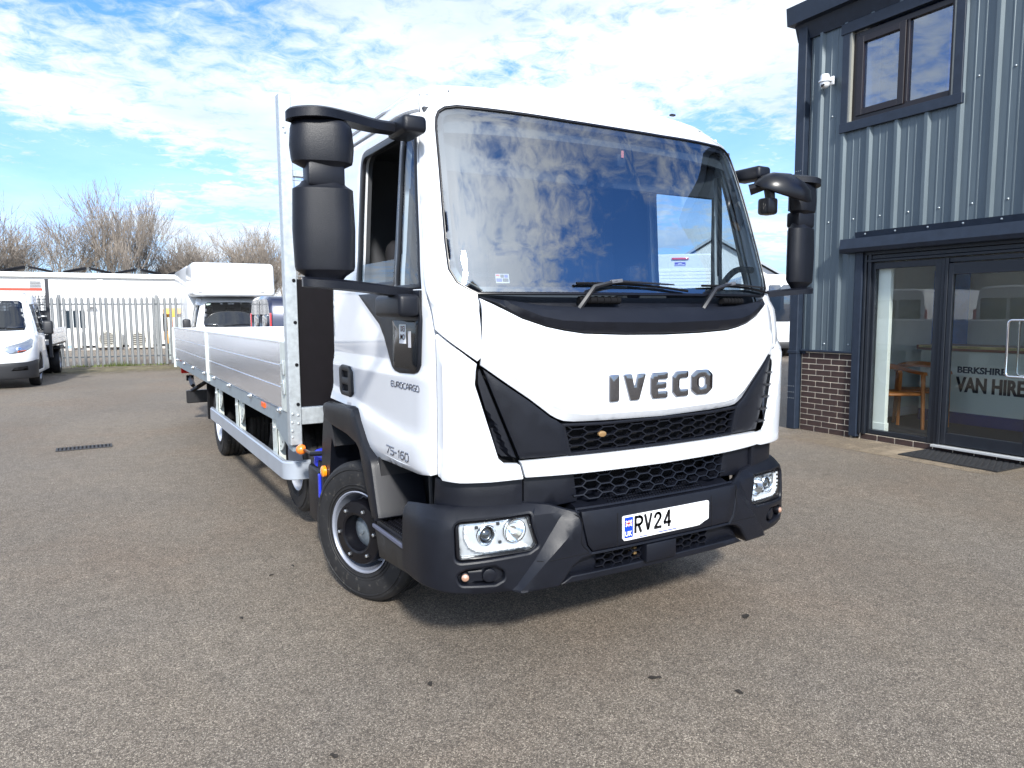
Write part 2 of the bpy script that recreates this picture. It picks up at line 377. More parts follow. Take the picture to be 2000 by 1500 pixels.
# =================================================================== THE FLATBED TRUCK
WTAIL=mat('pale_anodised',(.74,.75,.76),.6)
TR=thing('flatbed_truck','large white flatbed lorry with aluminium dropsides and black bumper in the middle of the yard','lorry',(0,0,0))
def sy(y,z,O=CAB): return (O.p[-1][1]*0+O.L[-1]-O.p[-1][1]+y-interp(z,O.y0))   # s for a point on the straight side
SPIL=1.10
# --- front frame round the windscreen, with roof
WS_L=[(-.862,1.658),(-.892,1.673),(-.94,1.702),(-.968,1.755),(-.976,1.867),(-.972,2.03),(-.966,2.226),(-.962,2.36),(-.957,2.41),(-.946,2.436),(-.917,2.455),(-.861,2.464),(-.6,2.452),(-.3,2.440),(0,2.436)]
WS=WS_L+[(-x,z) for x,z in WS_L[-2::-1]]
WSo=WS
fr_left=[(-1.08,1.510),(-1.03,1.475),(-.965,1.43),(-.898,1.382),(-.882,1.396),(-.879,1.413),(-.878,1.504),(-.878,1.584),(-.866,1.642)]
ZT=2.555
st_=-1.0
fr_r=[(-x,z) for x,z in fr_left[::-1]]
topL=[(-1.112,1.72),(-1.09,2.112),(-1.042,2.44),(-1.042,ZT)]; topR=[(-x,z) for x,z in topL[::-1]]
WSb=[p for p in WS]
up=[p for p in WS if not (abs(p[0])<.85 and p[1]<2)]
outer=fr_left+up+fr_r+topR[::-1]+[(1.042,ZT)][:0]+topL[::-1]
outer=fr_left+up+fr_r+[(1.098,1.72),(1.078,2.112),(1.035,2.44),(1.042,ZT),(.5,ZT),(0,ZT),(-.5,ZT),(-1.042,ZT),(-1.035,2.44),(-1.078,2.112),(-1.098,1.72)]
panel('windscreen_surround',CAB,ccw(outer),WHITE,TR,off=0,thick=.03,bev=.004,grid=.045)
ws=panel('windscreen',CAB,ccw(WS),GL_WS,TR,off=-.006,thick=.001,bev=0,grid=.04)
WSc=ccw(WS)
panel('ceramic_border',CAB,inset(WSc,.001),mat('ceramic_black',(.014,.014,.02),.35),ws,holes=[inset(WSc,.028)],off=-.012,thick=.001,bev=0,grid=.03)
panel('rubber_seal',CAB,inset(WSc,-.007),BLACK2,ws,holes=[inset(WSc,.004)],off=.001,thick=.008,bev=.002,grid=.03)
st=panel('sticker',CAB,[(-.778,1.70),(-.72,1.70),(-.72,1.738),(-.778,1.738)],mat('sticker_grey',(.55,.55,.58),.5),ws,off=-.009,thick=.001,bev=0)
for (a,b,z0,z1,mm) in [(-.776,-.760,1.728,1.735,REDP),(-.757,-.742,1.722,1.735,INK),(-.740,-.724,1.722,1.735,BLUE),(-.776,-.752,1.705,1.719,BLUE),(-.749,-.724,1.705,1.719,INK)]:
    panel('sticker_print',CAB,[(a,z0),(b,z0),(b,z1),(a,z1)],mm,st if 0 else ws,off=-.0075,thick=.0005,bev=0)
# --- cant rails and roof
for sg in (-1,1):
    q=[(1.046,2.458),(sy(1.58,2.458),2.458),(sy(1.58,ZT),ZT),(1.046,ZT)]
    panel('cant_rail',CAB,q if sg>0 else mir(q),WHITE,TR,off=0,thick=.02,bev=.003,grid=.08)
smax=sy(1.58,ZT); NS=120; ringp=[]
for i in range(NS+1):
    s_=-smax+2*smax*i/NS; x,y,_=CAB.S(s_,ZT+.001); n_=CAB.N(s_,ZT-.03); l_=math.hypot(n_[0],n_[1]); ringp.append((x,y,n_[0]/l_,n_[1]/l_))
mb=MB(); prof=[(0,0),(.006,.013),(.018,.027),(.035,.038),(.06,.047),(.09,.053),(.12,.056)]
for d,h in prof:
    for x,y,nx_,ny_ in ringp: mb.v.append((x-nx_*d,min(y-ny_*d,1.58),ZT+h))
n_=NS+1
for i in range(len(prof)-1):
    for j in range(NS): mb.f.append((i*n_+j,i*n_+j+1,(i+1)*n_+j+1,(i+1)*n_+j))
k=len(mb.v); lastr=[(len(prof)-1)*n_+j for j in range(n_)]; mb.v.append((0,1.2,ZT+.07))
for j in range(NS): mb.f.append((lastr[j],lastr[j+1],k))
mb.f.append((lastr[-1],lastr[0],k))
mb.build('roof',WHITE,TR,True,50)
mb=MB(); mb.rbox(-.975,.975,1.545,1.585,.98,2.56,.012); mb.build('cab_rear_wall',WHITE,TR,True)
for sg in (-1,1):
    mb=MB(); mb.tube([CAB.S(sg*sy(y,2.53),2.53,.004) for y in (.5,.9,1.56)],.008,6); mb.build('drip_rail',WHITE,TR,True)
for sg in (-1,1):
    f=panel('roof_lamp_blank',CAB,rnd([(sg*.86-.05,2.535),(sg*.86+.05,2.535),(sg*.86+.058,2.575),(sg*.86-.058,2.575)],.012),WHITE,TR,off=.003,thick=.01,bev=.002,grid=.03)
for sg in (-1,1):
    panel('bonnet_bolt',CAB,arc(sg*.86-.035,2.556,.004,.003,8),BLACK,TR,off=.006,thick=.003,bev=0)
mb=MB(); mb.rbox(.5,.53,.47,.49,2.612,2.622,.003); mb.build('washer_nozzle',BLACK,TR)
# --- bonnet panel, corner panels, lower strip
HB=[(-.886,1.366),(-.782,1.293),(-.675,1.219),(-.58,1.147),(-.55,1.130),(-.518,1.118),(-.47,1.112),(-.33,1.108),(0,1.103)]
HB=HB+[(-x,z) for x,z in HB[-2::-1]]
HT=[(-.862,1.638),(-.795,1.600),(-.703,1.552),(-.60,1.517),(-.52,1.500),(-.427,1.486),(-.221,1.477),(0,1.474)]
HT=HT+[(-x,z) for x,z in HT[-2::-1]]
hood=HB+HT[::-1]
hc=[(-.86,1.39),(-.75,1.318),(-.655,1.252),(-.565,1.186),(-.50,1.155),(-.42,1.143),(0,1.136)]; hc=hc+[(-x,z) for x,z in hc[-2::-1]]
def hoff(s,z):
    # lower lip turned in below the crease
    zc=interp(abs(s),sorted([(abs(a),b) for a,b in hc if a<=0])); return -max(0,min(1,(zc-z)/.035))*.022
panel('bonnet_panel',CAB,hood,WHITE,TR,off=hoff,thick=.03,bev=.005,grid=.04,creases=[hc[1:-1]],ang=22)
for sg,nm in ((-1,'l'),(1,'r')):
    cp=[(-.712,.893),(-.728,.955),(-.79,.960),(-.818,.985),(-.862,1.127),(-.887,1.208),(-.912,1.29),(-.907,1.339),(-.900,1.372),(-.965,1.42),(-1.03,1.462),(-1.076,1.494),(-1.079,1.45),(-1.079,1.0),(-1.081,.903),(-1.04,.894),(-.97,.888),(-.85,.888)]
    poly=rnd(cp,[.006,.01,.02,.02,0,0,.03,.02,.004,0,0,.004,0,0,.02,0,0,0])
    def coff(s,z,sg=sg): # raised deflector body with a soft shoulder under the crease
        a=abs(s); zc=interp(a,[(.9,1.372),(1.03,1.462),(1.1,1.508)]); t=max(0,min(1,(zc-z-.015)/.05)); e=max(0,min(1,(1.066-a)/.03)); return .022*t*t*(3-2*t)*(e*e*(3-2*e))
    panel('corner_panel',CAB,poly if sg<0 else mir(poly),WHITE,TR,off=coff,thick=.04,bev=.006,grid=.028,ang=40)
strip=[(-.70,.894),(-.43,.890),(0,.889),(.43,.890),(.70,.894),(.717,.960),(.49,.965),(0,.966),(-.49,.965),(-.717,.960)]
panel('lower_trim_strip',CAB,rnd(strip,[.004,0,0,0,.004,.004,0,0,0,.004]),WHITE,TR,off=.006,thick=.05,bev=.006,grid=.05)
# --- black trim
tri=[(-.719,.972),(-.492,.974),(-.526,1.104),(-.56,1.127),(-.583,1.138),(-.678,1.211),(-.785,1.284),(-.876,1.350),(-.838,1.255),(-.776,1.105)]
outr=[(-.73,.972),(-.785,.975),(-.806,.992),(-.848,1.127),(-.872,1.208),(-.896,1.29),(-.895,1.335),(-.888,1.352),(-.846,1.25),(-.783,1.1)]
for sg in (-1,1):
    panel('bonnet_side_trim',CAB,tri if sg<0 else mir(tri),BLACK,TR,off=-.012,thick=.02,bev=.004,grid=.05)
    def ro(s,z,sg=sg):
        a=abs(s); zl=interp(a,[(.72,.93),(.78,1.02),(.83,1.13),(.88,1.2)]); return -.028-.03*max(0,min(1,(zl-z)/.02))
    panel('air_intake_recess',CAB,outr if sg<0 else mir(outr),BLACK,TR,off=ro,thick=.02,bev=.002,grid=.015,ang=18)
    if sg>0:
        for i in range(5):
            z=1.005+.062*i; xs=interp(z,[(.98,.80),(1.13,.855),(1.29,.90)])
            panel('louvre_blade',CAB,[(xs-.075,z),(xs+.0,z),(xs+.0,z+.007),(xs-.075,z+.007)],TRIMG,TR,off=-.006,thick=.04,bev=0)
mb=panel_mb(CAB,[(-1.0,.86),(1.0,.86),(1.0,1.50),(-1.0,1.50)],off=-.075,thick=.01,bev=0,grid=.12); mesh_obj('cab_front_wall',mb.v,mb.f,BLACKM,TR,'keep')
# scuttle swoosh
SC_=[(-.745,1.606),(-.615,1.557),(-.53,1.541),(-.40,1.534),(-.219,1.530),(0,1.526)]; SC_=SC_+[(-x,z) for x,z in SC_[-2::-1]]
sw_b=[(a,z+.006) for a,z in HT]; sw_t=[(-.862,1.648),(-.767,1.628),(-.538,1.616),(-.191,1.609),(0,1.608)]; sw_t=sw_t+[(-x,z) for x,z in sw_t[-2::-1]]
def soff(s,z):
    zc=interp(abs(s),sorted([(abs(a),b) for a,b in SC_ if a<=0])); return .012-(.035*max(0,(z-zc)/.08) if z>zc else .02*max(0,(zc-z)/.05))
panel('scuttle_trim',CAB,sw_b+sw_t[::-1],BLACK,TR,off=soff,thick=.06,bev=.004,grid=.03,creases=[SC_],ang=12)
panel('scuttle_well',CAB,[(-.86,1.56),(.86,1.56),(.88,1.672),(.6,1.664),(0,1.662),(-.6,1.664),(-.88,1.672)],BLACK,TR,off=-.065,thick=.01,bev=0,grid=.08)
for x0,w in ((-.40,.21),(.47,.17)):
    mb=MB(); mb.tube([(x0,CAB.S(x0,1.63)[1]+.035,1.628),(x0+w,CAB.S(x0+w,1.63)[1]+.035,1.627)],[.017]*2,10)
    for i in range(6): 
        xx=x0+w*(i+.5)/6; mb.tube([(xx-.004,CAB.S(xx,1.63)[1]+.035,1.628),(xx+.004,CAB.S(xx,1.63)[1]+.035,1.628)],.019,10)
    mb.build('foam_pad',BLACKM,TR,True)
# wipers
for x0 in (-.425,.30):
    p0=Vector(CAB.S(x0,1.60,-.03)); p1=Vector(CAB.S(x0+.075,1.675,.03)); p2=Vector(CAB.S(x0+.19,1.700,.035)); p3=Vector(CAB.S(x0+.52,1.69,.03))
    mb=MB(); mb.tube([p0,p1,p2],[.013,.011,.009],6); mb.tube([p2,p3],[.007,.004],6); wp=mb.build('wiper_arm',mat('wiper_black',(.012,.013,.017),.32),TR,True)
    mb=MB(); pts=[CAB.S(x0+.0+.62*i/10,1.695-.028*(i/10)**2+ .004*math.sin(i*.3),.012) for i in range(11)]; mb.tube(pts,.006,5); mb.build('wiper_blade',BLACKM,wp,True)
    mb=MB(); mb.rbox(-.03,.03,-.008,.008,-.008,.008,.003,2,Matrix.Translation(p2)@Matrix.Rotation(-.1,4,'Y')); mb.build('arm_clip',mat('clip_grey',(.10,.105,.12),.35),wp,True)
# grille honeycomb
def honey(name,u0,u1,v0,v1,fS,cell,th,dep,m,parent,skew=1.0,clip=None):
    mb=MB(); h=cell*.5; w=cell*skew
    r=int((v1-v0)/h)+2; c=int((u1-u0)/(w*1.5))+2
    seg=set()
    for i in range(-1,c+1):
        for j in range(-1,r+1):
            cx_=u0+i*w*1.5; cy_=v0+(j+(.5 if i%2 else 0))*cell
            pts=[(cx_+w*a,cy_+cell*.5*b) for a,b in ((-.68,0),(-.32,1),(.32,1),(.68,0),(.32,-1),(-.32,-1))]
            pts=[(cx_+w*a*1.0,cy_+cell*.5*b) for a,b in ((-1+.0,0),(-.5,1),(.5,1),(1,0),(.5,-1),(-.5,-1))]
            for k in range(6):
                a=pts[k];b=pts[(k+1)%6]; key=tuple(sorted([(round(a[0],3),round(a[1],3)),(round(b[0],3),round(b[1],3))]))
                if key in seg: continue
                mx_=((a[0]+b[0])/2,(a[1]+b[1])/2)
                if not(u0<=mx_[0]<=u1 and v0<=mx_[1]<=v1): continue
                if clip and not pin(mx_,clip): continue
                seg.add(key)
                d=Vector((b[0]-a[0],b[1]-a[1])).normalized()*th; nx,ny=-d.y,d.x
                q=[(a[0]+nx,a[1]+ny),(b[0]+nx,b[1]+ny),(b[0]-nx,b[1]-ny),(a[0]-nx,a[1]-ny)]
                mb.add([fS(x,y,0) for x,y in q]+[fS(x,y,-dep) for x,y in q],[(3,2,1,0),(0,1,5,4),(1,2,6,5),(2,3,7,6),(3,0,4,7)])
    return mb.build(name,m,parent)
gcl=[(-.492,.974),(.492,.974),(.526,1.104),(.33,1.098),(-.33,1.098),(-.526,1.104)]
g1=honey('upper_grille',-.53,.53,.972,1.103,lambda x,y,o:CAB.S(x,y,-.02+o),.036,.0024,.022,BLACK,TR,1.45,gcl)
panel('grille_frame',CAB,inset(ccw(gcl),-.004),BLACK,TR,holes=[inset(ccw(gcl),.008)],off=-.012,thick=.03,bev=.002,grid=.03)
mb=MB(); mb.box(-.62,.62,.18,.32,.42,1.5); rdm=mb.build('radiator',mat('radiator_dark',(.012,.012,.014),.6,var=.5,vscale=30,stretch=(1,1,6)),TR)
mb=MB(); mb.tube([(-.20,.09,.985),(-.20,.09,1.08),(-.12,.10,1.085)],.008,6); mb.tube([(-.23,.10,.98),(-.235,.10,1.075)],.006,6); mb.tube([(-.15,.09,1.02),(.02,.09,1.035),(.10,.09,1.06),(.25,.09,1.04)],[.012,.012,.01,.012],8); mb.tube([(.06,.08,1.0),(.3,.08,1.025)],.009,6); mb.rbox(-.14,-.07,.07,.1,1.0,1.025,.004); mb.rbox(.1,.16,.07,.1,1.03,1.06,.004)
mb.build('engine_pipe',mat('engine_light_grey',(.38,.42,.45),.4,metal=.4,var=.3,vscale=30),TR,True)
gm=panel('grille_marker',CAB,arc(-.33,1.05,.020,.013,20),mat('bronze_marker',(.45,.28,.13),.3,metal=.6),TR,off=-.012,thick=.012,bev=.003,grid=.02)
# letters (each its own piece)
def letter(polys,x0,w,h,z0,parent,name='badge_letter',d=.010):
    mb=MB()
    for poly,holes in polys:
        P_=[(x0+a*w,z0+b*h) for a,b in poly]; H_=[[(x0+a*w,z0+b*h) for a,b in q] for q in holes]
        panel_mb(CAB,P_,holes=H_,off=d,thick=d+.002,bev=.0022,grid=.03,dens=.02,mb=mb)
    return mesh_obj(name,mb.v,mb.f,DARKCHROME,parent,'keep',30)
R=lambda p,r=.1:rnd(ccw(p),r)
LT=[([(R([(0,0),(1,0),(1,1),(0,1)],.12),[])],-.311,.050),
    ([(R([(.30,0),(.70,0),(1,1),(.64,1),(.5,.38),(.36,1),(0,1)],.07),[])],-.238,.122),
    ([(R([(.12,0),(1,0),(1,.26),(.42,.26),(.42,.38),(.92,.38),(.92,.62),(.42,.62),(.42,.74),(1,.74),(1,1),(.12,1),(0,.8),(0,.2)],.06),[])],-.088,.096),
    ([(R([(.25,0),(1,0),(1,.27),(.50,.27),(.42,.36),(.42,.64),(.50,.73),(1,.73),(1,1),(.25,1),(0,.8),(0,.2)],.06),[])],.040,.098),
    ([(R([(.25,0),(.75,0),(1,.2),(1,.8),(.75,1),(.25,1),(0,.8),(0,.2)],.16),[rnd([(.42,.28),(.58,.28),(.66,.38),(.66,.62),(.58,.72),(.42,.72),(.34,.62),(.34,.38)],.06)])],.160,.142)]
for polys,x0,w in LT: letter(polys,x0,w,.115,1.192,TR)
# --- black valance between strip and bumper
for sg in (-1,1):
    v1=[(-.705,.74),(-.705,.885),(-.85,.880),(-1.04,.885),(-1.12,.89),(-1.14,.74)]; v2=[(-.44,.76),(-.46,.885),(-.695,.885),(-.695,.74)]
    panel('valance_panel',CAB,ccw(v1) if sg<0 else mir(ccw(v1)),BLACK,TR,off=-.022,thick=.03,bev=.004,grid=.05)
    panel('valance_panel',CAB,ccw(v2) if sg<0 else mir(ccw(v2)),BLACK,TR,off=-.035,thick=.12,bev=.004,grid=.05)
honey('lower_grille_mesh',-.44,.44,.77,.885,lambda x,y,o:CAB.S(x,y,-.055-(.88-y)*-.35+o),.036,.0024,.015,BLACK,TR,1.35)
# --- bumper
BT=[(0,.730),(.47,.732),(.50,.742),(.60,.775),(.73,.792),(.95,.792),(1.12,.788),(1.25,.775),(1.34,.762),(1.365,.74)]
BB=[(1.365,.475),(1.35,.455),(1.30,.45),(1.15,.445),(1.05,.432),(.93,.424),(.77,.420),(.57,.426),(.555,.440),(.50,.505),(.46,.528),(.40,.538),(0,.540)]
half=BT+BB
bpoly=ccw([(s,z) for s,z in half]+[(-s,z) for s,z in half[::-1]][1:-1])
hl=rnd([(-1.003,.562),(-.69,.580),(-.648,.603),(-.690,.742),(-1.012,.730)],[.03,.02,.015,.015,.03])
fog=rnd([(-.985,.468),(-.84,.462),(-.80,.480),(-.80,.512),(-.84,.538),(-.96,.530),(-1.0,.51)],.022)
cen=[(-.470,.553),(.470,.553),(.470,.70),(-.470,.70)]
cen=[(-.41,.557),(.41,.557),(.432,.585),(.468,.7285),(-.468,.7285),(-.432,.585)]
def boff(s,z):
    a=abs(s); c0=interp(z,[(.42,.765),(.545,.665),(.725,.545)]); wd=interp(z,[(.42,.02),(.545,.042),(.725,.10)])
    t=max(0,min(1,(c0-a)/wd)); tt=min(1,max(0,(z-.40)/.05))
    return .034*t*(1-max(0,min(1,(z-.712)/.035)))
c1=[(-.765,.425),(-.665,.545),(-.56,.70)]; c2=[(-.745,.425),(-.623,.545),(-.455,.70)]
hs=[hl,mir(hl),fog,mir(fog),inset(ccw(cen),-.003)]
panel('bumper',BUMP,bpoly,BLACK,TR,holes=hs,off=boff,thick=.13,bev=.010,grid=.032,creases=[c1,[(c1[-1]),(-.54,.725)],c2,[(-x,z) for x,z in c1],[(-x,z) for x,z in c2]],ang=16)
panel('bumper_centre_panel',BUMP,cen,BLACK,TR,off=.034,thick=.05,bev=.004,grid=.06)
for sg in (-1,1):
    for ln in ([(.430,.560),(.465,.60),(.462,.69),(.49,.72)],[(.43,.553),(.55,.547),(.66,.541)],[(.283,.557),(.283,.727)]):
        pts=smooth2([(sg*a,z) for a,z in ln],4) if len(ln)>2 else [(sg*a,z) for a,z in densify(ln,.03,False)]
        mb=MB(); mb.tube([BUMP.S(a,z,boff(a,z)+(.0 if ln[0][0]!=.283 else 0)-.0005) for a,z in pts],.0022,4); mb.build('panel_seam',BLACKM,TR)
# fog recess + blank + lamp
for sg in (-1,1):
    P_=fog if sg<0 else mir(fog)
    panel('fog_lamp_recess',BUMP,inset(ccw(P_),-.002),BLACK,TR,off=-.03,thick=.01,bev=0,grid=.03)
    panel('fog_lamp_blank',BUMP,arc(sg*.862,.498,.030,.029,28),BLACK,TR,off=-.008,thick=.03,bev=.004,grid=.02)
    il=panel('indicator_lamp',BUMP,arc(sg*.965,.502,.0185,.0195,24),BLACK2,TR,off=.001,thick=.03,bev=.003,grid=.02)
    mb=MB(); p=Vector(BUMP.S(sg*.965,.502,0)); nn=Vector(BUMP.N(sg*.965,.502))
    Rm=Matrix.Translation(p)@nn.to_track_quat('X','Z').to_matrix().to_4x4()
    mb.lathe([(.0155,.000),(.0150,.006),(.010,.011),(.0,.0125)],20,Rm); mb.build('lens',mat('pinkish_clear_lens',(.75,.45,.32),.08,metal=.6),il,True)
# step pad & lower grille, tow cover, lip
mb=MB(); f3=lambda u,v,w:(u,v,w)
mb.prism([(-.034,.728),(.12,.775),(.12,.74),(-.02,.70)],lambda u,v,w:(w,u,v),(-.30,.29)); sp_=mb.build('front_step',BLACK,TR)
for sg in (-1,1):
    mb=MB(); x0,x1=(.293,.46)
    mb.prism([(-.022,.732),(.16,.79),(.16,.74),(-.01,.70)],lambda u,v,w:(w,u,v),(x0*sg,x1*sg)); mb.build('front_step_end',BLACK,TR)
mb=MB()
for i in range(34):
    for j in range(7):
        x=-.285+.5625*(i+(.5 if j%2 else 0))/33; y=-.018+.019*j; z=.733+(y+.034)*.3052
        mb.rbox(x-.0055,x+.0055,y-.0035,y+.0035,z-.001,z+.004,.0012,1)
tag(mb.build('step_grip',BLACK,sp_),kind='stuff')
lm=lambda x,y,o:BUMP.S(x,y,-.005+o)
honey('lower_grille',-.352,-.115,.452,.540,lm,.034,.0024,.02,BLACK,TR,1.0); honey('lower_grille',.062,.292,.452,.540,lm,.034,.0024,.02,BLACK,TR,1.0)
mb=MB()
lipP=[(-.557,.424),(-.44,.424),(0,.424),(.44,.424),(.557,.424),(.50,.455),(.30,.457),(0,.457),(-.355,.457),(-.50,.455)]
panel('bumper_lip',BUMP,lipP,BLACK,TR,off=lambda s,z:.012-max(0,.44-z)*.0,thick=.10,bev=.006,grid=.05,ang=20)
for sg in (-1,1):
    q=[(.30,.455),(.50,.455),(.553,.43),(.50,.505),(.46,.528),(.41,.536),(.30,.538)] if sg>0 else [(-.36,.538),(-.41,.536),(-.46,.528),(-.50,.505),(-.553,.43),(-.50,.455),(-.36,.455)]
    panel('lower_side_trim',BUMP,ccw(q),BLACK,TR,off=-.02,thick=.04,bev=.003,grid=.04)
mb=MB(); mb.rbox(-.117,.062,-.075,-.01,.452,.536,.006,2); mb.build('tow_cover',BLACK,TR,True)
mb=MB(); mb.rbox(-.145,-.128,-.02,.02,.478,.512,.003); mb.build('tow_eye',mat('rusty_brass',(.25,.16,.07),.5,metal=.5),TR)
mb=MB(); mb.box(-.6,.6,.08,.1,.44,.56); mb.box(-.66,.66,.16,.18,.68,.92); mb.build('lower_backing',BLACKM,TR)
# number plate
PY=-.081
mb=MB(); pp=rnd([(-.26,.587),(-.252,.577),(-.228,.576),(-.222,.5765),(.17,.5765),(.20,.5775),(.235,.592),(.26,.600),(.26,.6875),(-.26,.6875)],[.004,.003,.003,0,0,.01,.01,.006,.01,.01])
npl=panel('number_plate',Flat((0,PY,0),(1,0,0),(0,0,1),(0,-1,0)),ccw(pp),PLATEW,TR,off=0,thick=.008,bev=.0015,grid=.1)
panel('plate_holder',Flat((0,PY+.008,0),(1,0,0),(0,0,1),(0,-1,0)),rnd([(-.268,.570),(.268,.570),(.268,.695),(-.268,.695)],.008),BLACK,TR,off=0,thick=.02,bev=.003,grid=.2)
FP=Flat((0,PY-.0012,0),(1,0,0),(0,0,1),(0,-1,0))
panel('blue_band',FP,rnd([(-.253,.589),(-.205,.589),(-.205,.681),(-.253,.681)],.005),PLATEB,npl,off=0,thick=.001,bev=0)
fpos=lambda x0,z0,o:(lambda x,y,w:(x0+x,PY-.0012-o-w,z0+y))
text_obj('country_code','UK',.030,WHT,npl,fpos(-.2515,.598,.0014),ext=.0005,offset=.0006,xs=.95)
mb=MB(); mb.box(-.249,-.213,PY-.0034,PY-.0026,.641,.668); mb.build('flag_field',mat('flag_blue',(.03,.05,.35),.4),npl)
mb=MB()
for a,b,c_,d in ((-.249,-.213,.652,.657),(-.2335,-.2285,.641,.668)): mb.box(a,b,PY-.0040,PY-.0036,c_,d)
mb.build('flag_cross',REDP,npl)
mb=MB()
for sg in (-1,1):
    Mx=Matrix.Translation((-.231,PY-.0036,.6545))@Matrix.Rotation(sg*.64,4,'Y'); mb.box(-.021,.021,-.0002,.0002,-.0028,.0028,Mx)
mb.box(-.249,-.213,PY-.00385,PY-.00375,.6495,.6595); mb.box(-.2355,-.2265,PY-.00385,PY-.00375,.641,.668)
mb.build('flag_saltire',WHT,npl)
# RV24 characters, drawn as strokes 79 mm high
def strokes(lines,w=.0135):
    mb=MB()
    for ln in lines:
        for i in range(len(ln)-1):
            a=Vector(ln[i]);b=Vector(ln[i+1]); d=(b-a).normalized(); n_=Vector((-d.y,d.x))*w/2; e=d*w*.0
            mb.add([(p.x,0,p.y) for p in (a-e-n_,b+e-n_,b+e+n_,a-e+n_)],[(0,1,2,3)])
        for p in ln[1:-1]:
            k=len(mb.v); mb.v+=[(p[0]+w/2*math.cos(t*math.pi/6),0,p[1]+w/2*math.sin(t*math.pi/6)) for t in range(12)]; mb.f.append(tuple(k+i for i in range(12)))
    return mb
H=.079; Wc=.046; e=.00675
def ar(cx_,cy_,r,a0,a1,n=8): return [(cx_+r*math.cos(rad(a0+(a1-a0)*i/n)),cy_+r*math.sin(rad(a0+(a1-a0)*i/n))) for i in range(n+1)]
chars={'R':[[(e,0),(e,H)],[(e,H-e),(Wc-.018,H-e)]+ar(Wc-.018,H-.0245,.0178,90,-90)+[(e,H-.0423)],[(Wc-.022,H-.042),(Wc-.006,0)]],
 'V':[[(.004,H),(Wc/2,0.004)],[(Wc/2,.004),(Wc-.004,H)]],
 '2':[[(e,H-.024)]+ar(Wc/2,H-.0228,.0163,180,-30)+[(e+.001,e+.004)],[(0.001,e),(Wc,e)]],
 '4':[[(Wc-.013,0),(Wc-.013,H)],[(Wc-.013,H-.003),(.004,.022)],[(.001,.0215),(Wc,.0215)]]}
x=-.198
for chh in 'RV24':
    mb=strokes(chars[chh]); o=mesh_obj('plate_character',[(x+v[0],PY-.0018-.00002*0,.603+v[2]) for v in mb.v],mb.f,INK,npl); x+=.057
for i,(x0,txt,sz) in enumerate([(-.17,'FREE FIT',.007),(-.06,'www.          .co.uk',.008)]): 
    pass
mb=MB()
for k in range(17): mb.box(-.06+.0068*k,-.0555+.0068*k+.001,PY-.0018,PY-.0013,.5845,.5885)
for k in range(7): mb.box(-.168+.0068*k,-.1635+.0068*k+.001,PY-.0018,PY-.0013,.5815,.585)
tag(mb.build('maker_print',BLUE,npl),kind='stuff')
# --- headlights
SLV=mat('silver_reflector',(.86,.88,.9),.14,metal=1,var=.06,vscale=40); SLVD=mat('satin_silver',(.80,.83,.86),.3,metal=.7)
for sg in (-1,1):
    mx=(lambda p:p) if sg<0 else mir
    hb=mx(hl); fr_o=ccw(hb); 
    hin=mx(rnd([(-.984,.578),(-.70,.5885),(-.672,.592),(-.6575,.612),(-.697,.7295),(-.994,.7205)],[.012,.01,.01,.008,.01,.012]))
    H_=panel('headlight',BUMP,inset(fr_o,.002),BLACK2,TR,holes=[ccw(hin)],off=-.012,thick=.05,bev=.006,grid=.03)
    panel('lens',BUMP,inset(ccw(hin),-.002),GL_LENS,H_,off=-.010,thick=.001,bev=0,grid=.03)
    panel('reflector_housing',BUMP,inset(ccw(hin),-.004),SLVD,H_,holes=[arc(sg*.872,.663,.041,.041,28),arc(sg*.747,.671,.047,.047,28)],off=-.040,thick=.004,bev=.002,grid=.02)
    def axis(s,z,o): 
        p=Vector(BUMP.S(s,z,o)); return Matrix.Translation(p)@Matrix.Rotation(rad(-90),4,'Z')
    A=axis(sg*.872,.663,-.055)
    mb=MB(); mb.lathe([(.043,.012),(.044,.022),(.040,.026),(.034,.020),(.031,.004),(.029,-.01)],32,A); mb.build('projector_ring',SLV,H_,True)
    mb=MB(); mb.lathe([(.030,-.006),(.028,.004),(.022,.012),(.012,.018),(0,.020)],28,A); mb.build('projector_lens',mat('projector_glass',(.02,.025,.03),.03,spec=1,coat=1),H_,True)
    A=axis(sg*.747,.671,-.055)
    mb=MB(); mb.lathe([(.050,.014),(.0515,.026),(.047,.026),(.040,.004),(.028,-.014),(.014,-.024),(0,-.026)],32,A); mb.build('main_reflector',SLV,H_,True)
    mb=MB(); mb.lathe([(.006,-.03),(.006,.0),(.004,.004),(0,.005)],12,A); mb.build('bulb',mat('bulb_glass',(.9,.85,.7),.1,spec=1),H_,True)
    rail=[(-.965,.705),(-.962,.66),(-.945,.625),(-.915,.606),(-.88,.600),(-.80,.602),(-.70,.6045)]
    if sg>0: rail=[(-a,b) for a,b in rail]
    mb=MB(); mb.tube([BUMP.S(a,b+.002,-.026) for a,b in smooth2(rail,5)],.009,6); mb.build('light_guide',mat('light_guide_clear',(.86,.88,.9),.12,metal=.35,spec=1),H_,True)
    rl=densify(rail,.0272,False)
    mb=MB()
    for a,b in rl:
        p=BUMP.S(a,b+.002,-.014); mb.rbox(p[0]-.0065,p[0]+.0065,p[1]-.002,p[1]+.005,p[2]-.0055,p[2]+.0055,.0015,1)
    mb.build('led_row',MATS['light_guide_clear'],H_)
    for (a,b) in ((-.915,.7),(-.82,.71),(-.81,.63)):
        mb=MB(); p=BUMP.S(a*(-sg),b,-.033); mb.rbox(p[0]-.007,p[0]+.007,p[1]-.004,p[1]+.004,p[2]-.006,p[2]+.006,.002,1); mb.build('adjuster',INT,H_)
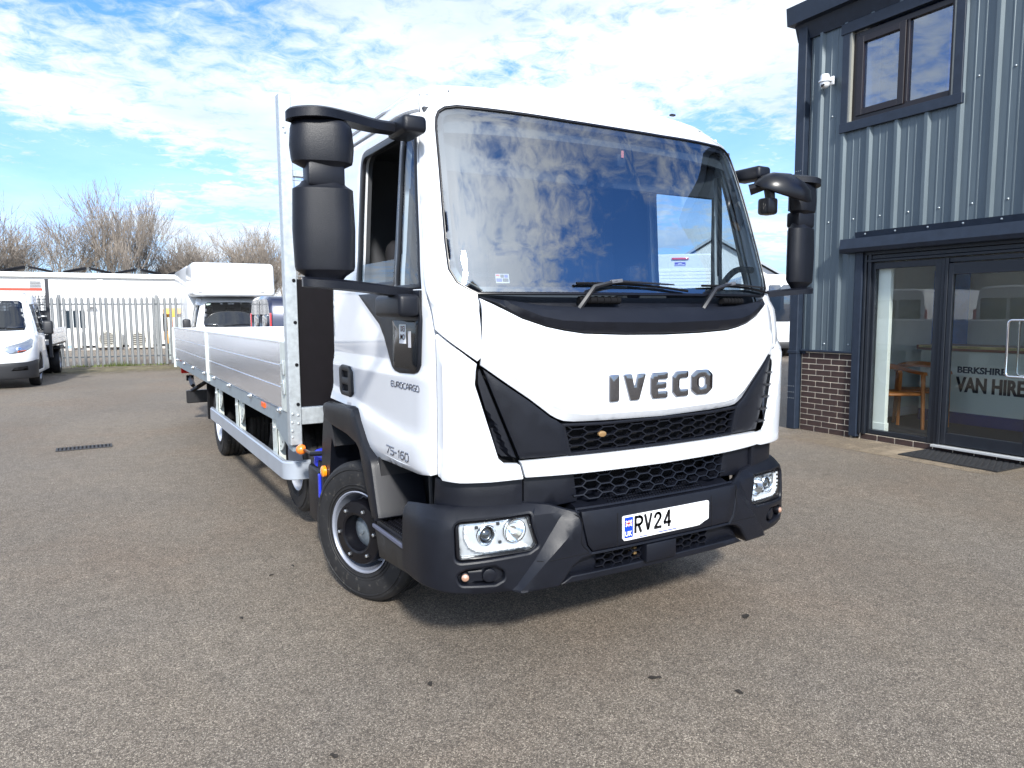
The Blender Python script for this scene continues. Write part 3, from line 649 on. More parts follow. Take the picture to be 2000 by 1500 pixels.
# --- doors
YD=-1.035
def side_panel(name,poly,m,parent,sg,off=0,thick=.02,bev=.004,grid=.06,holes=(),**k):
    """poly in (y,z) on the flat door plane; mapped on the cab surface"""
    f=lambda p:(-sy(p[0],p[1]),p[1])
    P_=[f(p) for p in densify(poly,.03)]; H_=[[f(p) for p in densify(h,.03)] for h in holes]
    if sg>0: P_=mir(P_); H_=[mir(h) for h in H_]
    return panel(name,CAB,ccw(P_),m,parent,holes=[ccw(h) for h in H_],off=off,thick=thick,bev=bev,grid=grid,**k)
dfront=[(.225,.905),(.219,1.0),(.219,1.05),(.218,1.12),(.222,1.5),(.311,1.72),(.405,2.112),(.487,2.45)]
door=[(1.55,1.10),(1.55,2.452)]+dfront[::-1]+[(.30,.895),(.875,.872),(.94,.90),(1.05,.985),(1.15,1.065),(1.20,1.088)]
quarter=rnd([(.590,1.69),(.572,2.345),(.482,2.345),(.338,1.69)],[.0,.02,.02,.0])
mainw=rnd([(1.135,1.705),(1.135,2.375),(.585,2.375),(.615,1.705)],[.03,.07,.02,.02])
appl=[(1.075,1.672),(.906,1.588),(.774,1.525),(.713,1.465),(.65,1.375),(.62,1.335),(.585,1.318),(.53,1.312),(.375,1.318),(.335,1.328),(.310,1.36),(.298,1.547),(.318,1.672)]
pan2=rnd([(1.48,1.39),(1.48,1.62),(1.25,1.64),(1.0,1.60),(.80,1.50),(.735,1.40)],.02)
for sg in (-1,1):
    def doff(s,z,sg=sg):
        o=0.
        y=abs(s)-sy(0,z)
        if z<1.345 and z>1.31: o=-.010*(z-1.31)/.035
        elif z>=1.345: o=-.010
        # lower bulge of the door skin
        t=max(0,min(1,(1.10+(y-.2)*0-.02-z+.10*max(0,(y-.5)))/.09)); o+=.020*t*t*(3-2*t)
        t2=max(0,min(1,(.93-z)/.05)); o-=.02*t2*t2
        return o
    dr=side_panel('door',door,WHITE,TR,sg,off=doff,holes=[inset(ccw(quarter),-.010),inset(ccw(mainw),-.012)],grid=.03,bev=.003,thick=.05,ang=25)
    side_panel('door_seal',inset(ccw(door),-.012),BLACKM,TR,sg,off=-.045,holes=[inset(ccw(door),.05)],grid=.08,bev=0,thick=.01)
    side_panel('window_frame',inset(ccw(mainw),-.014),BLACK2,dr,sg,off=-.012,thick=.02,holes=[inset(ccw(mainw),.018)],bev=.002)
    side_panel('quarter_window_frame',inset(ccw(quarter),-.014),BLACK2,dr,sg,off=-.010,thick=.02,holes=[inset(ccw(quarter),.010)],bev=.002)
    side_panel('quarter_glass',inset(ccw(quarter),-.002),GL_SIDE,dr,sg,off=-.018,thick=.001,bev=0)
    if sg<0: side_panel('window_glass',[(1.13,1.70),(1.13,1.825),(.60,1.825),(.61,1.70)],GL_SIDE,dr,sg,off=-.025,thick=.001,bev=0)
    else: side_panel('window_glass',inset(ccw(mainw),-.002),GL_SIDE,dr,sg,off=-.025,thick=.001,bev=0)
    ap=side_panel('door_applique',smooth2(appl,3) if 0 else appl,BLACK,dr,sg,off=.004,thick=.012,bev=.003,grid=.05)
    kg=side_panel('kerb_window',rnd([(.60,1.335),(.60,1.545),(.312,1.545),(.325,1.335)],[.03,.0,.0,.02]),mat('black_gloss_glass',(.006,.007,.009),.12,spec=.25),dr,sg,off=.0055,thick=.004,bev=.001)
    if sg<0:
        for (ya,yb,z0,z1,mm) in ((.44,.515,1.445,1.528,WHT),(.385,.415,1.43,1.50,mat('sticker_grey',(.55,.55,.58),.5))):
            nt_=side_panel('notice',[(yb,z0),(yb,z1),(ya,z1),(ya,z0)],mm,dr,sg,off=.0066,thick=.0008,bev=0)
        for k,tx in enumerate(('EXI','OM,')):
            v,f=text_mesh(tx,.034,ext=.0003,offset=.0006)
            mesh_obj('notice_text',[(-1.0432-.0008,.448+p[0],1.498-.036*k+p[1]) for p in v],f,REDP,dr)   # mirrored, as it reads through the glass
    # handle
    hd=side_panel('door_handle',rnd([(1.40,1.155),(1.405,1.285),(1.36,1.303),(1.235,1.300),(1.19,1.27),(1.185,1.155),(1.23,1.135),(1.37,1.137)],.02),BLACK,dr,sg,off=.012,thick=.03,bev=.006,grid=.02,
        holes=[rnd([(1.345,1.238),(1.345,1.272),(1.25,1.272),(1.25,1.238)],.01),rnd([(1.345,1.165),(1.345,1.198),(1.25,1.198),(1.25,1.165)],.01)])
    side_panel('handle_recess',[(1.37,1.15),(1.37,1.29),(1.22,1.29),(1.22,1.15)],BLACKM,hd,sg,off=.001,thick=.002,bev=0)
    mb=MB(); X=(YD-.010)*(-sg if sg<0 else -sg)
    if sg<0:
        q8=lambda cx_,cy_,rx,ry,a0,a1,n=6: [(cx_+rx*math.cos(rad(a0+(a1-a0)*i/n)),cy_+ry*math.sin(rad(a0+(a1-a0)*i/n))) for i in range(n+1)]
        O_=[(.25,0),(.75,0)]+q8(.75,.25,.25,.25,-90,0)+[(1,.75)]+q8(.75,.75,.25,.25,0,90)+[(.25,1)]+q8(.25,.75,.25,.25,90,180)+[(0,.25)]+q8(.25,.25,.25,.25,180,270)
        G={'E':[[(1,1),(.2,1),(0,.8),(0,.2),(.2,0),(1,0)],[(0,.5),(.9,.5)]],'U':[[(0,1),(0,.25),(.25,0),(.75,0),(1,.25),(1,1)]],'R':[[(0,0),(0,1),(.75,1),(1,.8),(1,.6),(.75,.42),(0,.42)],[(.5,.42),(1,0)]],
           'O':[O_],'C':[[(1,1),(.25,1),(0,.75),(0,.25),(.25,0),(1,0)]],'A':[[(0,0),(0,.6),(.4,1),(.6,1),(1,.6),(1,0)],[(0,.35),(1,.35)]],'G':[[(1,1),(.25,1),(0,.75),(0,.25),(.25,0),(1,0),(1,.5),(.55,.5)]],
           '7':[[(0,1),(1,1),(.35,0)]],'5':[[(1,1),(0,1),(0,.56),(.75,.56),(1,.4),(1,.16),(.75,0),(0,0)]],'-':[[(0,.48),(1,.48)]],'1':[[(.2,.8),(.6,1),(.6,0)]],'6':[[(.95,1),(.3,1),(0,.7),(0,.2),(.25,0),(.75,0),(1,.2),(1,.4),(.75,.58),(0,.58)]],'0':[O_]}
        def dt(nm,ch_,y0,z0,w,h,th,X,sl=0.):
            m_=MB()
            for ln in G[ch_]:
                P3=[(X,y0-(a*w+b*h*sl),z0+b*h) for a,b in ln]
                m_.tube(P3,th,6)
            for i,v in enumerate(m_.v): m_.v[i]=(X+(v[0]-X)*.6,v[1],v[2])
            m_.build(nm,mat('badge_chrome',(.22,.23,.27),.25,metal=.9),dr)
        xx=.640
        for ch_ in 'EUROCARGO': dt('badge_letter',ch_,xx,1.246,.0275,.0245,.0029,-1.0385); xx-=.0368
        xx=.668
        for ch_,a,w in zip('75-160',(.052,.052,.036,.034,.051,.05),(.040,.040,.022,.026,.038,.038)): dt('badge_digit',ch_,xx,.934,w,.034,.0046,-1.0575,.12); xx-=a
        # raised tablet round the model number
        mb=MB(); mb.tube([(-1.052,.75,.985),(-1.055,.55,.987),(-1.054,.33,.990)],.0015,6); mb.tube([(-1.054,.72,.918),(-1.056,.5,.915),(-1.054,.33,.920)],.0015,6); mb.build('door_swage',WHITE,dr,True)
# --- interior
mb=MB(); mb.rbox(-.93,.93,.22,.62,.9,1.58,.05,3); mb.rbox(-.9,.1,.30,.70,1.45,1.66,.05,3); mb.rbox(.1,.9,.30,.62,1.45,1.62,.04,3); mb.build('dashboard',mat('dashboard_plastic',(.055,.06,.068),.75),TR,True)
mb=MB(); mb.prism([(.0,1.60),(.32,1.60),(.30,1.665),(.22,1.70),(.05,1.705)],lambda u,v,w:(u,w,v),(.28,.5)); mb.build('instrument_binnacle',INT,TR)
mb=MB(); mb.rbox(.05,.12,.26,.36,1.64,1.80,.012,2); mb.build('tachograph_unit',BLACK2,TR,True)
mb=MB(); mb.rbox(.0,.055,.30,.34,2.27,2.33,.008,2); tb=mb.build('toll_tag',INT,TR,True)
mb=MB(); mb.rbox(.018,.034,.293,.298,2.31,2.345,.002,1); mb.build('tag_light',mat('red_white_print',(.8,.25,.2),.4),tb)
for x0 in (-.82,-.18,.28):
    w=.46 if x0!=-.18 else .36
    mb=MB(); mb.rbox(x0,x0+w,.78,1.28,1.2,1.36,.06,3); se=mb.build('seat',SEATM,TR,True)
    mb=MB(); mb.rbox(x0+.01,x0+w-.01,1.18,1.34,1.32,1.98,.07,3); mb.rbox(x0+w/2-.14,x0+w/2+.14,1.20,1.30,1.98,2.17,.04,3); mb.build('seat_back',SEATM,se,True)
mb=MB(); mb.box(-.93,.93,1.50,1.54,.95,2.48); mb.box(-.93,.93,.46,1.5,2.44,2.46); mb.box(-.95,.95,.2,1.5,.94,.97); mb.build('cab_lining',INTL,TR)
panel('header_trim',CAB,[(-.93,2.37),(.93,2.37),(.93,2.50),(-.93,2.50)],INTL,TR,off=-.05,thick=.01,bev=0,grid=.1)
for x0 in (-.85,.03):
    mb=MB(); mb.rbox(x0,x0+.80,.47,.50,2.20,2.36,.012,2,None); mb.build('sun_visor',INTL,TR,True)
for sg in (-1,1):    # inner pillars and door cards
    q=[(1.54,.97),(1.54,2.47),(.50,2.44),(.37,1.9),(.26,1.55),(.26,.97)]
    side_panel('door_card',q,INT,TR,sg,off=-.055,thick=.02,bev=0,grid=.1,holes=[inset(ccw(quarter),-.006),inset(ccw(mainw),-.006)])
mb=MB(); pts=[(.70+.0*math.cos(t),.52-.17*math.sin(t)*.35,1.66+.0) for t in (0,)]
st_=[(-.55+.22*math.cos(rad(a)),.72+.09*math.sin(rad(a))*-1,1.56+.20*math.sin(rad(a))) for a in range(0,361,15)]
mb.tube(st_,.015,8,caps=False); sw=mb.build('steering_wheel',BLACK2,TR,True)
mb=MB(); mb.tube([(-.75,.72,1.56),(-.35,.72,1.56)],.018,6); mb.tube([(-.55,.70,1.56),(-.55,.45,1.45)],.03,8); mb.build('spoke',BLACK2,sw,True)
mb=MB(); mb.tube(smooth2([(.86,.50,1.62),(.90,.47,1.72),(.925,.42,1.79),(.93,.36,1.81),(.93,.28,1.80)],5),.018,8); mb.build('grab_handle',BLACK2,TR,True)
# --- mirrors
def mirror(sg):
    X=lambda x:sg*x
    def bx(mb,x0,x1,y0,y1,z0,z1,r,seg=3): mb.rbox(min(X(x0),X(x1)),max(X(x0),X(x1)),y0,y1,z0,z1,r,seg)
    mb=MB()
    def shell(z0,z1,tp,bt,cx_=1.408,cy_=.355,wx=.116,wy=.068,mb=mb):
        prof=[(z0,.70*bt),(z0+.012,.80*bt),(z0+.035,.96),(z0+.05,.99),((z0+z1)/2,1.03),(z1-.035,.985),(z1-.018,.95*tp),(z1-.006,.86*tp),(z1,.72*tp)]
        n=40;k=len(mb.v)
        for z,s in prof:
            for i in range(n):
                th=2*math.pi*i/n; c_,s_=math.cos(th),math.sin(th); ex=.62
                px=math.copysign(abs(c_)**ex,c_)*wx*s; py=math.copysign(abs(s_)**(ex if s_>0 else 1.0),s_)*wy*s
                if s_>0: py*=.45
                ca,sa=math.cos(.24),math.sin(.24); mb.v.append((X(cx_+px*ca-py*sa),cy_+px*sa+py*ca*(1 if 1 else 1),z))
        for j in range(len(prof)-1):
            for i in range(n):
                a=(k+j*n+i,k+j*n+(i+1)%n,k+(j+1)*n+(i+1)%n,k+(j+1)*n+i); mb.f.append(a)
        mb.f.append(tuple(k+i for i in range(n))); mb.f.append(tuple(k+(len(prof)-1)*n+i for i in range(n)))
    shell(1.710,2.088,.8,.85)
    hh=mb.build('mirror',BLACK,TR,True,30)
    m2=MB(); shell(2.118,2.312,1.0,.72,1.408,.352,.118,.070,m2); m2.build('wide_angle_mirror',BLACK,hh,True,30)
    m2=MB(); m2.rbox(min(X(1.333),X(1.477)),max(X(1.333),X(1.477)),.300,.390,2.06,2.15,.014,2); m2.build('mirror_neck',BLACK,hh,True,30)
    GM=Matrix.Translation((X(1.408),.355,0))@Matrix.Rotation(X(.24),4,'Z')
    for z0,z1 in ((1.755,2.045),(2.155,2.275)):
        m2=MB(); m2.rbox(-.085,.085,.030,.034,z0,z1,.002,1,GM); m2.build('mirror_glass',CHROME,hh)
    # arms
    def arm(pts,wid,h,nm):
        m3=MB(); P3=smooth2(pts,5); n=len(P3); k=0; vv=[]
        for i,p in enumerate(P3):
            a=Vector(P3[min(i+1,n-1)][:3])-Vector(P3[max(i-1,0)][:3]); a.normalize(); sd=Vector((-a.y,a.x,0)).normalized(); w=p[3] if len(p)>3 else wid
            c=Vector(p[:3])
            for q,zq in ((-1,-.5),(-1.0,.25),(-.7,.5),(.7,.5),(1,.25),(1,-.5)): vv.append(c+sd*w*q+Vector((0,0,h*zq)))
        f=[(i*6+j,i*6+(j+1)%6,(i+1)*6+(j+1)%6,(i+1)*6+j) for i in range(n-1) for j in range(6)]+[tuple(range(6)),tuple((n-1)*6+j for j in range(6))]
        m3.add(vv,f); return m3.build(nm,BLACK,hh,True,40)
    arm([(X(1.515),.375,2.318,.030),(X(1.49),.345,2.325,.055),(X(1.42),.335,2.330,.075),(X(1.30),.36,2.335,.045),(X(1.18),.40,2.335,.035),(X(1.06),.43,2.342,.035)],.04,.042,'mirror_arm')
    arm([(X(1.50),.35,1.700,.030),(X(1.46),.345,1.697,.05),(X(1.38),.345,1.692,.055),(X(1.25),.37,1.682,.042),(X(1.10),.41,1.668,.04),(X(1.02),.43,1.663,.035)],.04,.038,'mirror_arm')
    m3=MB(); m3.rbox(min(X(.985),X(1.09)),max(X(.985),X(1.09)),.30,.49,2.305,2.375,.02,3); m3.build('mirror_bracket',BLACK,hh,True)
    m3=MB(); m3.rbox(min(X(1.03),X(1.125)),max(X(1.03),X(1.125)),.30,.60,1.56,1.655,.02,3); m3.build('mirror_bracket',BLACK,hh,True)
    m3=MB(); m3.prism([(.40,1.66),(.62,1.655),(.95,1.78),(.93,1.80)],lambda u,v,w:(X(w),u,v),(1.06,1.075)); 
    return hh
mirror(-1); mirror(1)
# front mirror on the right-hand corner of the photograph
mb=MB(); n=32; k=0; prof=[(0,0),(.55,.012),(.85,.03),(1.0,.055),(1.0,.062),(.93,.066)]
cM=Matrix.Translation((1.13,.235,2.27))@Matrix.Rotation(rad(-8),4,'Z')@Matrix.Rotation(rad(10),4,'Y')@Matrix.Rotation(rad(22),4,'X')
for r,h in prof:
    for i in range(n):
        th=2*math.pi*i/n; mb.v.append(cM@Vector((r*.185*math.cos(th),r*.115*math.sin(th),.062-h*1.75)))
for j in range(len(prof)-1):
    for i in range(n): mb.f.append((j*n+i,j*n+(i+1)%n,(j+1)*n+(i+1)%n,(j+1)*n+i))
fm=mb.build('front_mirror',BLACK2,TR,True,40)
mb=MB(); mb.v=[cM@Vector((.93*.185*math.cos(2*math.pi*i/n),.93*.115*math.sin(2*math.pi*i/n),-.050)) for i in range(n)]; mb.f=[tuple(range(n))[::-1]]; mb.build('mirror_glass',CHROME,fm)
mb=MB(); mb.tube([(1.05,.22,2.28),(1.0,.27,2.26),(.95,.33,2.24)],[.024,.024,.03],8); mb.tube([(1.0,.24,2.25),(1.02,.24,2.13)],[.03,.022],8); mb.rbox(.965,1.045,.21,.29,2.10,2.19,.015,2); mb.build('mirror_arm',BLACK2,fm,True)
# --- wheels
def tyre_prof(R_,w,g=True):
    hw=w/2; p=[(.222,-hw*.80),(.232,-hw*.93),(.27,-hw*1.0),(.33,-hw*1.02),(R_-.022,-hw*.93),(R_-.006,-hw*.80),(R_,-hw*.70)]
    if g:
        for x in (-.42,-.02,.38):
            p+=[(R_,hw*(x-.04)),(R_-.012,hw*(x-.02)),(R_-.012,hw*(x+.06)),(R_,hw*(x+.08))]
    return p+[(R_,hw*.70),(R_-.006,hw*.80),(R_-.022,hw*.93),(.33,hw*1.02),(.27,hw*1.0),(.232,hw*.93),(.222,hw*.80)]
def rim_prof_front(hw): return [(.221,-hw*.9),(.228,-hw*.97),(.224,-hw*.99),(.214,-hw*.90),(.205,-hw*.55),(.200,-hw*.1),(.197,hw*.2),(.180,hw*.26),(0,hw*.26)]
def wheel(parent,x,y,rz,front=True):
    Wc_=empty('wheel',parent,(x,y,.3885),rz); hw=.115
    mb=MB(); mb.lathe(tyre_prof(.388,.23),64); ty=mb.build('tyre',RUBBER,Wc_,True,25)
    mb=MB()
    for r,h in ((.245,.004),(.262,.003),(.345,.004)): mb.lathe([(r-.002,-hw*1.0),(r,-hw*1.0-h),(r+.004,-hw*1.0-h),(r+.006,-hw)],64)
    mb.build('sidewall_rib',RUBBER,Wc_,True)
    if front:
        mb=MB(); mb.lathe(rim_prof_front(hw),48)
        mb.build('rim',RIMF,Wc_,True,30)
        mb=MB(); mb.lathe([(.221,-hw*.9),(.2275,-hw*.985),(.222,-hw*1.0),(.217,-hw*.93)],48); mb.build('rim_lip',mat('lip_grey',(.30,.32,.38),.35,metal=.3),Wc_,True)
        mb=MB()
        for k in range(8):
            a=2*math.pi*k/8+.2; Mx=Matrix.Rotation(a,4,'X')@Matrix.Translation((hw*.1,0,.172)); n=14; kk=len(mb.v)
            mb.v+=[Mx@Vector((-.0075,.020*math.cos(2*math.pi*i/n),.012*math.sin(2*math.pi*i/n))) for i in range(n)]; mb.f.append(tuple(kk+i for i in range(n)))
        mb.build('vent_hole',BLACKM,Wc_)
        mb=MB(); mb.lathe([(.165,hw*.25),(.172,-hw*.36),(.176,-hw*.98),(.170,-hw*1.10),(.112,-hw*1.18),(.100,-hw*1.14),(.094,-hw*.9),(.092,-hw*.40)],48); hub=mb.build('hub_cover',BLACK2,Wc_,True,30)
        mb=MB(); mb.lathe([(.092,-hw*.50),(.074,-hw*.62),(.040,-hw*.74),(.014,-hw*.76),(.014,-hw*.86),(0,-hw*.88)],32); mb.build('hub_cap',mat('hub_grey_paint',(.10,.12,.14),.35,coat=.5,var=.3,vscale=20),Wc_,True)
        for k in range(6):
            a=2*math.pi*k/6+.42; Mx=Matrix.Rotation(a,4,'X')@Matrix.Translation((-hw*1.125,0,.137)); mb=MB()
            mb.lathe([(.021,.0),(.0205,-.0035),(.018,-.004)],20,Mx); mb.build('nut_recess',BLACKM,Wc_,True)
            mb=MB(); mb.lathe([(.0095,.0),(.0095,-.012),(.006,-.015),(0,-.016)],6,Mx); mb.build('wheel_nut',mat('zinc_nut',(.62,.64,.66),.25,metal=.9),Wc_,False)
    else:
        mb=MB(); mb.lathe([(.221,-hw*.9),(.228,-hw*.97),(.224,-hw*.99),(.214,-hw*.90),(.205,-hw*.3),(.200,hw*.3),(.18,hw*.55),(.12,hw*.5),(0,hw*.5)],48); mb.build('rim',RIMW,Wc_,True,30)
        mb=MB(); mb.lathe([(.09,hw*.6),(.09,-hw*.1),(.06,-hw*.2),(0,-hw*.2)],32); mb.build('hub',mat('hub_grey_paint',(.10,.12,.14),.35),Wc_,True)
    return Wc_
wheel(TR,-.905,1.29,rad(23)); wheel(TR,.905,1.29,rad(180+23))
for x,r in ((-.905,0),(-.645,0),(.905,180),(.645,180)): wheel(TR,x,6.07,rad(r),False)
# --- wheel arch, step, rear support
aout=[(1.637,1.040),(1.625,1.065),(1.561,1.083),(1.135,1.098),(1.09,1.092),(1.05,1.07),(.936,.955),(.823,.86),(.735,.60)]
ain=[(.825,.565),(.885,.66),(.96,.81),(1.00,.885),(1.05,.915),(1.20,.940),(1.381,.950),(1.515,.957),(1.613,.975)]
ap_=ccw(aout+ain)
Fs=Flat((-1.078,0,0),(0,-1,0),(0,0,1),(-1,0,0))
for sg in (-1,1):
    Fp=Flat((sg*1.085,0,0),(0,1,0),(0,0,1),(sg,0,0)); P_=rnd(aout+ain,[.02,.02,.02,.03,.03,.03,.05,.1,.005,.005,.05,.04,.04,.03,0,0,0,.01])
    mb=panel_mb(Fp,ccw(P_),off=0,thick=.26,bev=.022,grid=.07); mb.build('wheel_arch',BLACK,TR,True,40)
    mb=MB(); X0_,X1_=(sg*1.055,sg*.80)
    mb.prism([(1.70,1.02),(1.60,1.0),(1.52,.95),(1.57,.83),(1.66,.50),(1.74,.28),(1.84,.26),(1.80,.60),(1.745,.85)],lambda u,v,w:(w,u,v),(X0_,X1_)); mb.build('rear_mudguard',BLACK,TR)
    mb=MB(); mb.prism([(1.53,.96),(1.60,.96),(1.49,.83),(1.45,.84)],lambda u,v,w:(w,u,v),(sg*1.062,sg*.95)); mb.build('arch_gusset',TRIMG,TR)
    mb=MB(); mb.box(min(sg*.60,sg*1.0),max(sg*.60,sg*1.0),.93,1.68,1.03,1.05); mb.box(min(sg*.59,sg*.61),max(sg*.59,sg*.61),.8,1.7,.5,1.04); mb.build('arch_liner',mat('dirty_liner',(.03,.028,.026),.9,dirt=((.16,.13,.09),.55),vscale=40,var=.3),TR)
    # step
    stp=[(.86,.545),(.855,.52),(.80,.40),(.38,.425),(.345,.45),(.345,.60),(.40,.575)]
    Fp2=Flat((sg*1.058,0,0),(0,1,0),(0,0,1),(sg,0,0))
    mb=panel_mb(Fp2,ccw([(.862,.535),(.80,.392),(.34,.43),(.34,.56)]),off=0,thick=.012,bev=.003,grid=.1); mb.build('step_fascia',mat('step_fascia_black',(.012,.012,.013),.45,var=.4,vscale=60),TR,True)
    mb=MB(); mb.rbox(min(sg*.74,sg*1.045),max(sg*.74,sg*1.045),.34,.87,.50,.565,.008); stt=mb.build('step_tread',BLACK,TR,True)
    mb=MB(); mb.rbox(min(sg*1.055,sg*1.068),max(sg*1.055,sg*1.068),.345,.865,.527,.545,.003); mb.build('step_edge',mat('scuffed_edge',(.10,.11,.16),.35),stt)
    mb=MB()
    for i in range(22):
        for j in range(12):
            x=sg*(.76+.275*j/11); y=.36+.48*(i+(.5 if j%2 else 0))/22; mb.rbox(x-.008,x+.008,y-.006,y+.006,.563,.576,.003,1)
    tag(mb.build('grip_studs',BLACK2,stt),kind='stuff')
    mb=MB(); mb.prism([(.86,.545),(.875,.90),(.70,.90),(.70,.86),(.845,.845),(.82,.545)],lambda u,v,w:(w,u,v),(sg*1.05,sg*1.02)) if 0 else None
    mb=MB(); mb.box(min(sg*.74,sg*1.04),max(sg*.74,sg*1.04),.80,.83,.55,.93); mb.box(min(sg*.73,sg*.745),max(sg*.73,sg*.745),.25,.83,.45,.93); mb.build('step_well',mat('step_well_grey',(.016,.016,.018),.6,var=.3,vscale=12),TR)
    mb=MB(); mb.tube([(sg*.86,.60,.565),(sg*.86,.62,.90)],.012,8); mb.build('step_strut',TRIMG,TR,True)
# underbody
mb=MB(); mb.box(-.60,.60,.3,1.58,.50,.97); mb.box(-.95,.95,.25,.80,.90,.97); mb.box(-.95,.95,.8,1.58,1.04,1.08)
mb.build('cab_underside',BLACKM,TR)
for sg in (-1,1):
    mb=MB(); mb.rbox(min(sg*.36,sg*.43),max(sg*.36,sg*.43),.4,9.15,.60,.80,.008,1); mb.build('chassis_rail',BLACK2,TR)
mb=MB(); mb.tube([(-.85,6.07,.39),(.85,6.07,.39)],.07,12); mb.lathe([(.0,-.2),(.16,-.12),(.2,0),(.16,.12),(0,.2)],20,Matrix.Translation((0,6.07,.39))); mb.tube([(-.85,1.29,.39),(.85,1.29,.36)],.05,10); mb.tube([(0,1.6,.62),(0,6.0,.42)],.045,10); mb.build('axle',BLACK2,TR,True)
# spare wheel, tank, lamps
sw_=wheel(TR,-.80,2.86,0,False); sw_.location=(-.84,2.86,.50); sw_.name='spare_wheel'
mb=MB(); mb.rbox(-1.05,-.72,1.86,2.14,.26,.62,.025,3); mb.prism([(1.86,.60),(2.14,.60),(2.14,.62),(2.05,.68),(1.95,.68)],lambda u,v,w:(w,u,v),(-1.03,-.75)); tk=mb.build('fluid_tank',BLACK,TR,True)
Mx=Matrix.Translation((-.985,1.99,.665))@Matrix.Rotation(rad(22),4,'X')@Matrix.Rotation(rad(90),4,'Y')
mb=MB(); mb.lathe([(.058,.03),(.058,-.002),(.052,-.006),(.050,-.012),(.062,-.016),(.062,-.040),(.054,-.046),(0,-.048)],28,Mx); mb.build('tank_cap',BLUE,tk,True)
mb=MB(); mb.box(-1.03,-.99,1.855,1.858,.36,.53); mb.build('tank_label',mat('label_blue_white',(.55,.68,.85),.5),tk)
mb=MB(); mb.box(-1.03,-.99,1.852,1.854,.37,.44); mb.build('tank_label_print',mat('label_red',(.75,.25,.2),.5),tk)
mb=MB(); mb.rbox(-1.062,-.97,1.70,1.82,.42,.62,.012,2); mb.tube([(-1.02,1.76,.44),(-1.02,1.76,.34)],.02,8); bl=mb.build('coolant_box',BLACK2,TR,True)
mb=MB(); mb.rbox(-1.07,-1.05,1.79,1.83,.46,.61,.005,1); mb.build('blue_strip',BLUE,bl)
mb=MB(); mb.lathe([(.034,.01),(.034,-.006),(.026,-.013),(0,-.015)],24,Matrix.Translation((-1.068,1.700,.648))); mb.build('side_marker_lamp',AMBER,TR,True)
mb=MB(); mb.tube([(-.90,1.75,.735),(-1.09,1.90,.722)],.016,8); ia=mb.build('indicator_arm',BLACK2,TR,True)
mb=MB(); mb.lathe([(0,-.036),(.020,-.030),(.032,-.012),(.034,.004),(.026,.02),(0,.022)],24,Matrix.Translation((-1.10,2.075,.722))); mb.build('round_indicator',mat('orange_indicator',(.85,.20,.02),.12,coat=1,bump=.6,bscale=120),TR,True)
mb=MB(); mb.tube([(-1.08,1.90,.722),(-1.09,2.06,.722)],.011,8); mb.build('lamp_stem',BLACK2,ia,True)
# --- body: headboard
HBY=2.17
for sg in (-1,1):
    mb=MB(); x0,x1=sorted((sg*1.142,sg*1.068)); mb.rbox(x0,x1,HBY,HBY+.08,.735,2.93,.004,1); pst=mb.build('headboard_post',GALV,TR)
    for z in (1.0,1.255,1.525,1.79) :
        mb=MB(); mb.lathe([(.011,0),(.011,-.006),(.006,-.010),(0,-.010)],10,Matrix.Translation((sg*1.088,HBY,z))@Matrix.Rotation(rad(90),4,'Z')); mb.build('bolt',BLACKM,pst)
    for z,x in ((.93,1.09),(.875,1.09),(.94,1.125),(.885,1.13),(.79,1.13),(.83,1.13),(2.70,1.11),(2.73,1.12)):
        mb=MB(); mb.lathe([(.008,0),(.008,-.006),(0,-.008)],8,Matrix.Translation((sg*x,HBY,z))@Matrix.Rotation(rad(90),4,'Z')); mb.build('bolt_head',GALV,pst)
mb=MB(); mb.rbox(-1.07,1.07,HBY+.045,HBY+.065,.975,1.80,.003,1); mb.build('headboard_panel',PHEN,TR)
mb=MB(); mb.rbox(-1.07,1.07,HBY+.02,HBY+.08,.862,.972,.004,1); mb.build('front_cross_member',GALV,TR)
mb=MB(); mb.rbox(-1.068,1.068,HBY+.03,HBY+.07,2.44,2.48,.004,1); mb.build('headboard_top_rail',GALV,TR)
mb=MB()
for i in range(43): x=-1.05+.05*i; mb.tube([(x,HBY+.05,1.80),(x,HBY+.05,2.44)],.0022,4)
for j in range(13): z=1.82+.05*j; mb.tube([(-1.066,HBY+.054,z),(1.066,HBY+.054,z)],.0022,4)
tag(mb.build('wire_mesh',GALV,TR),kind='stuff')
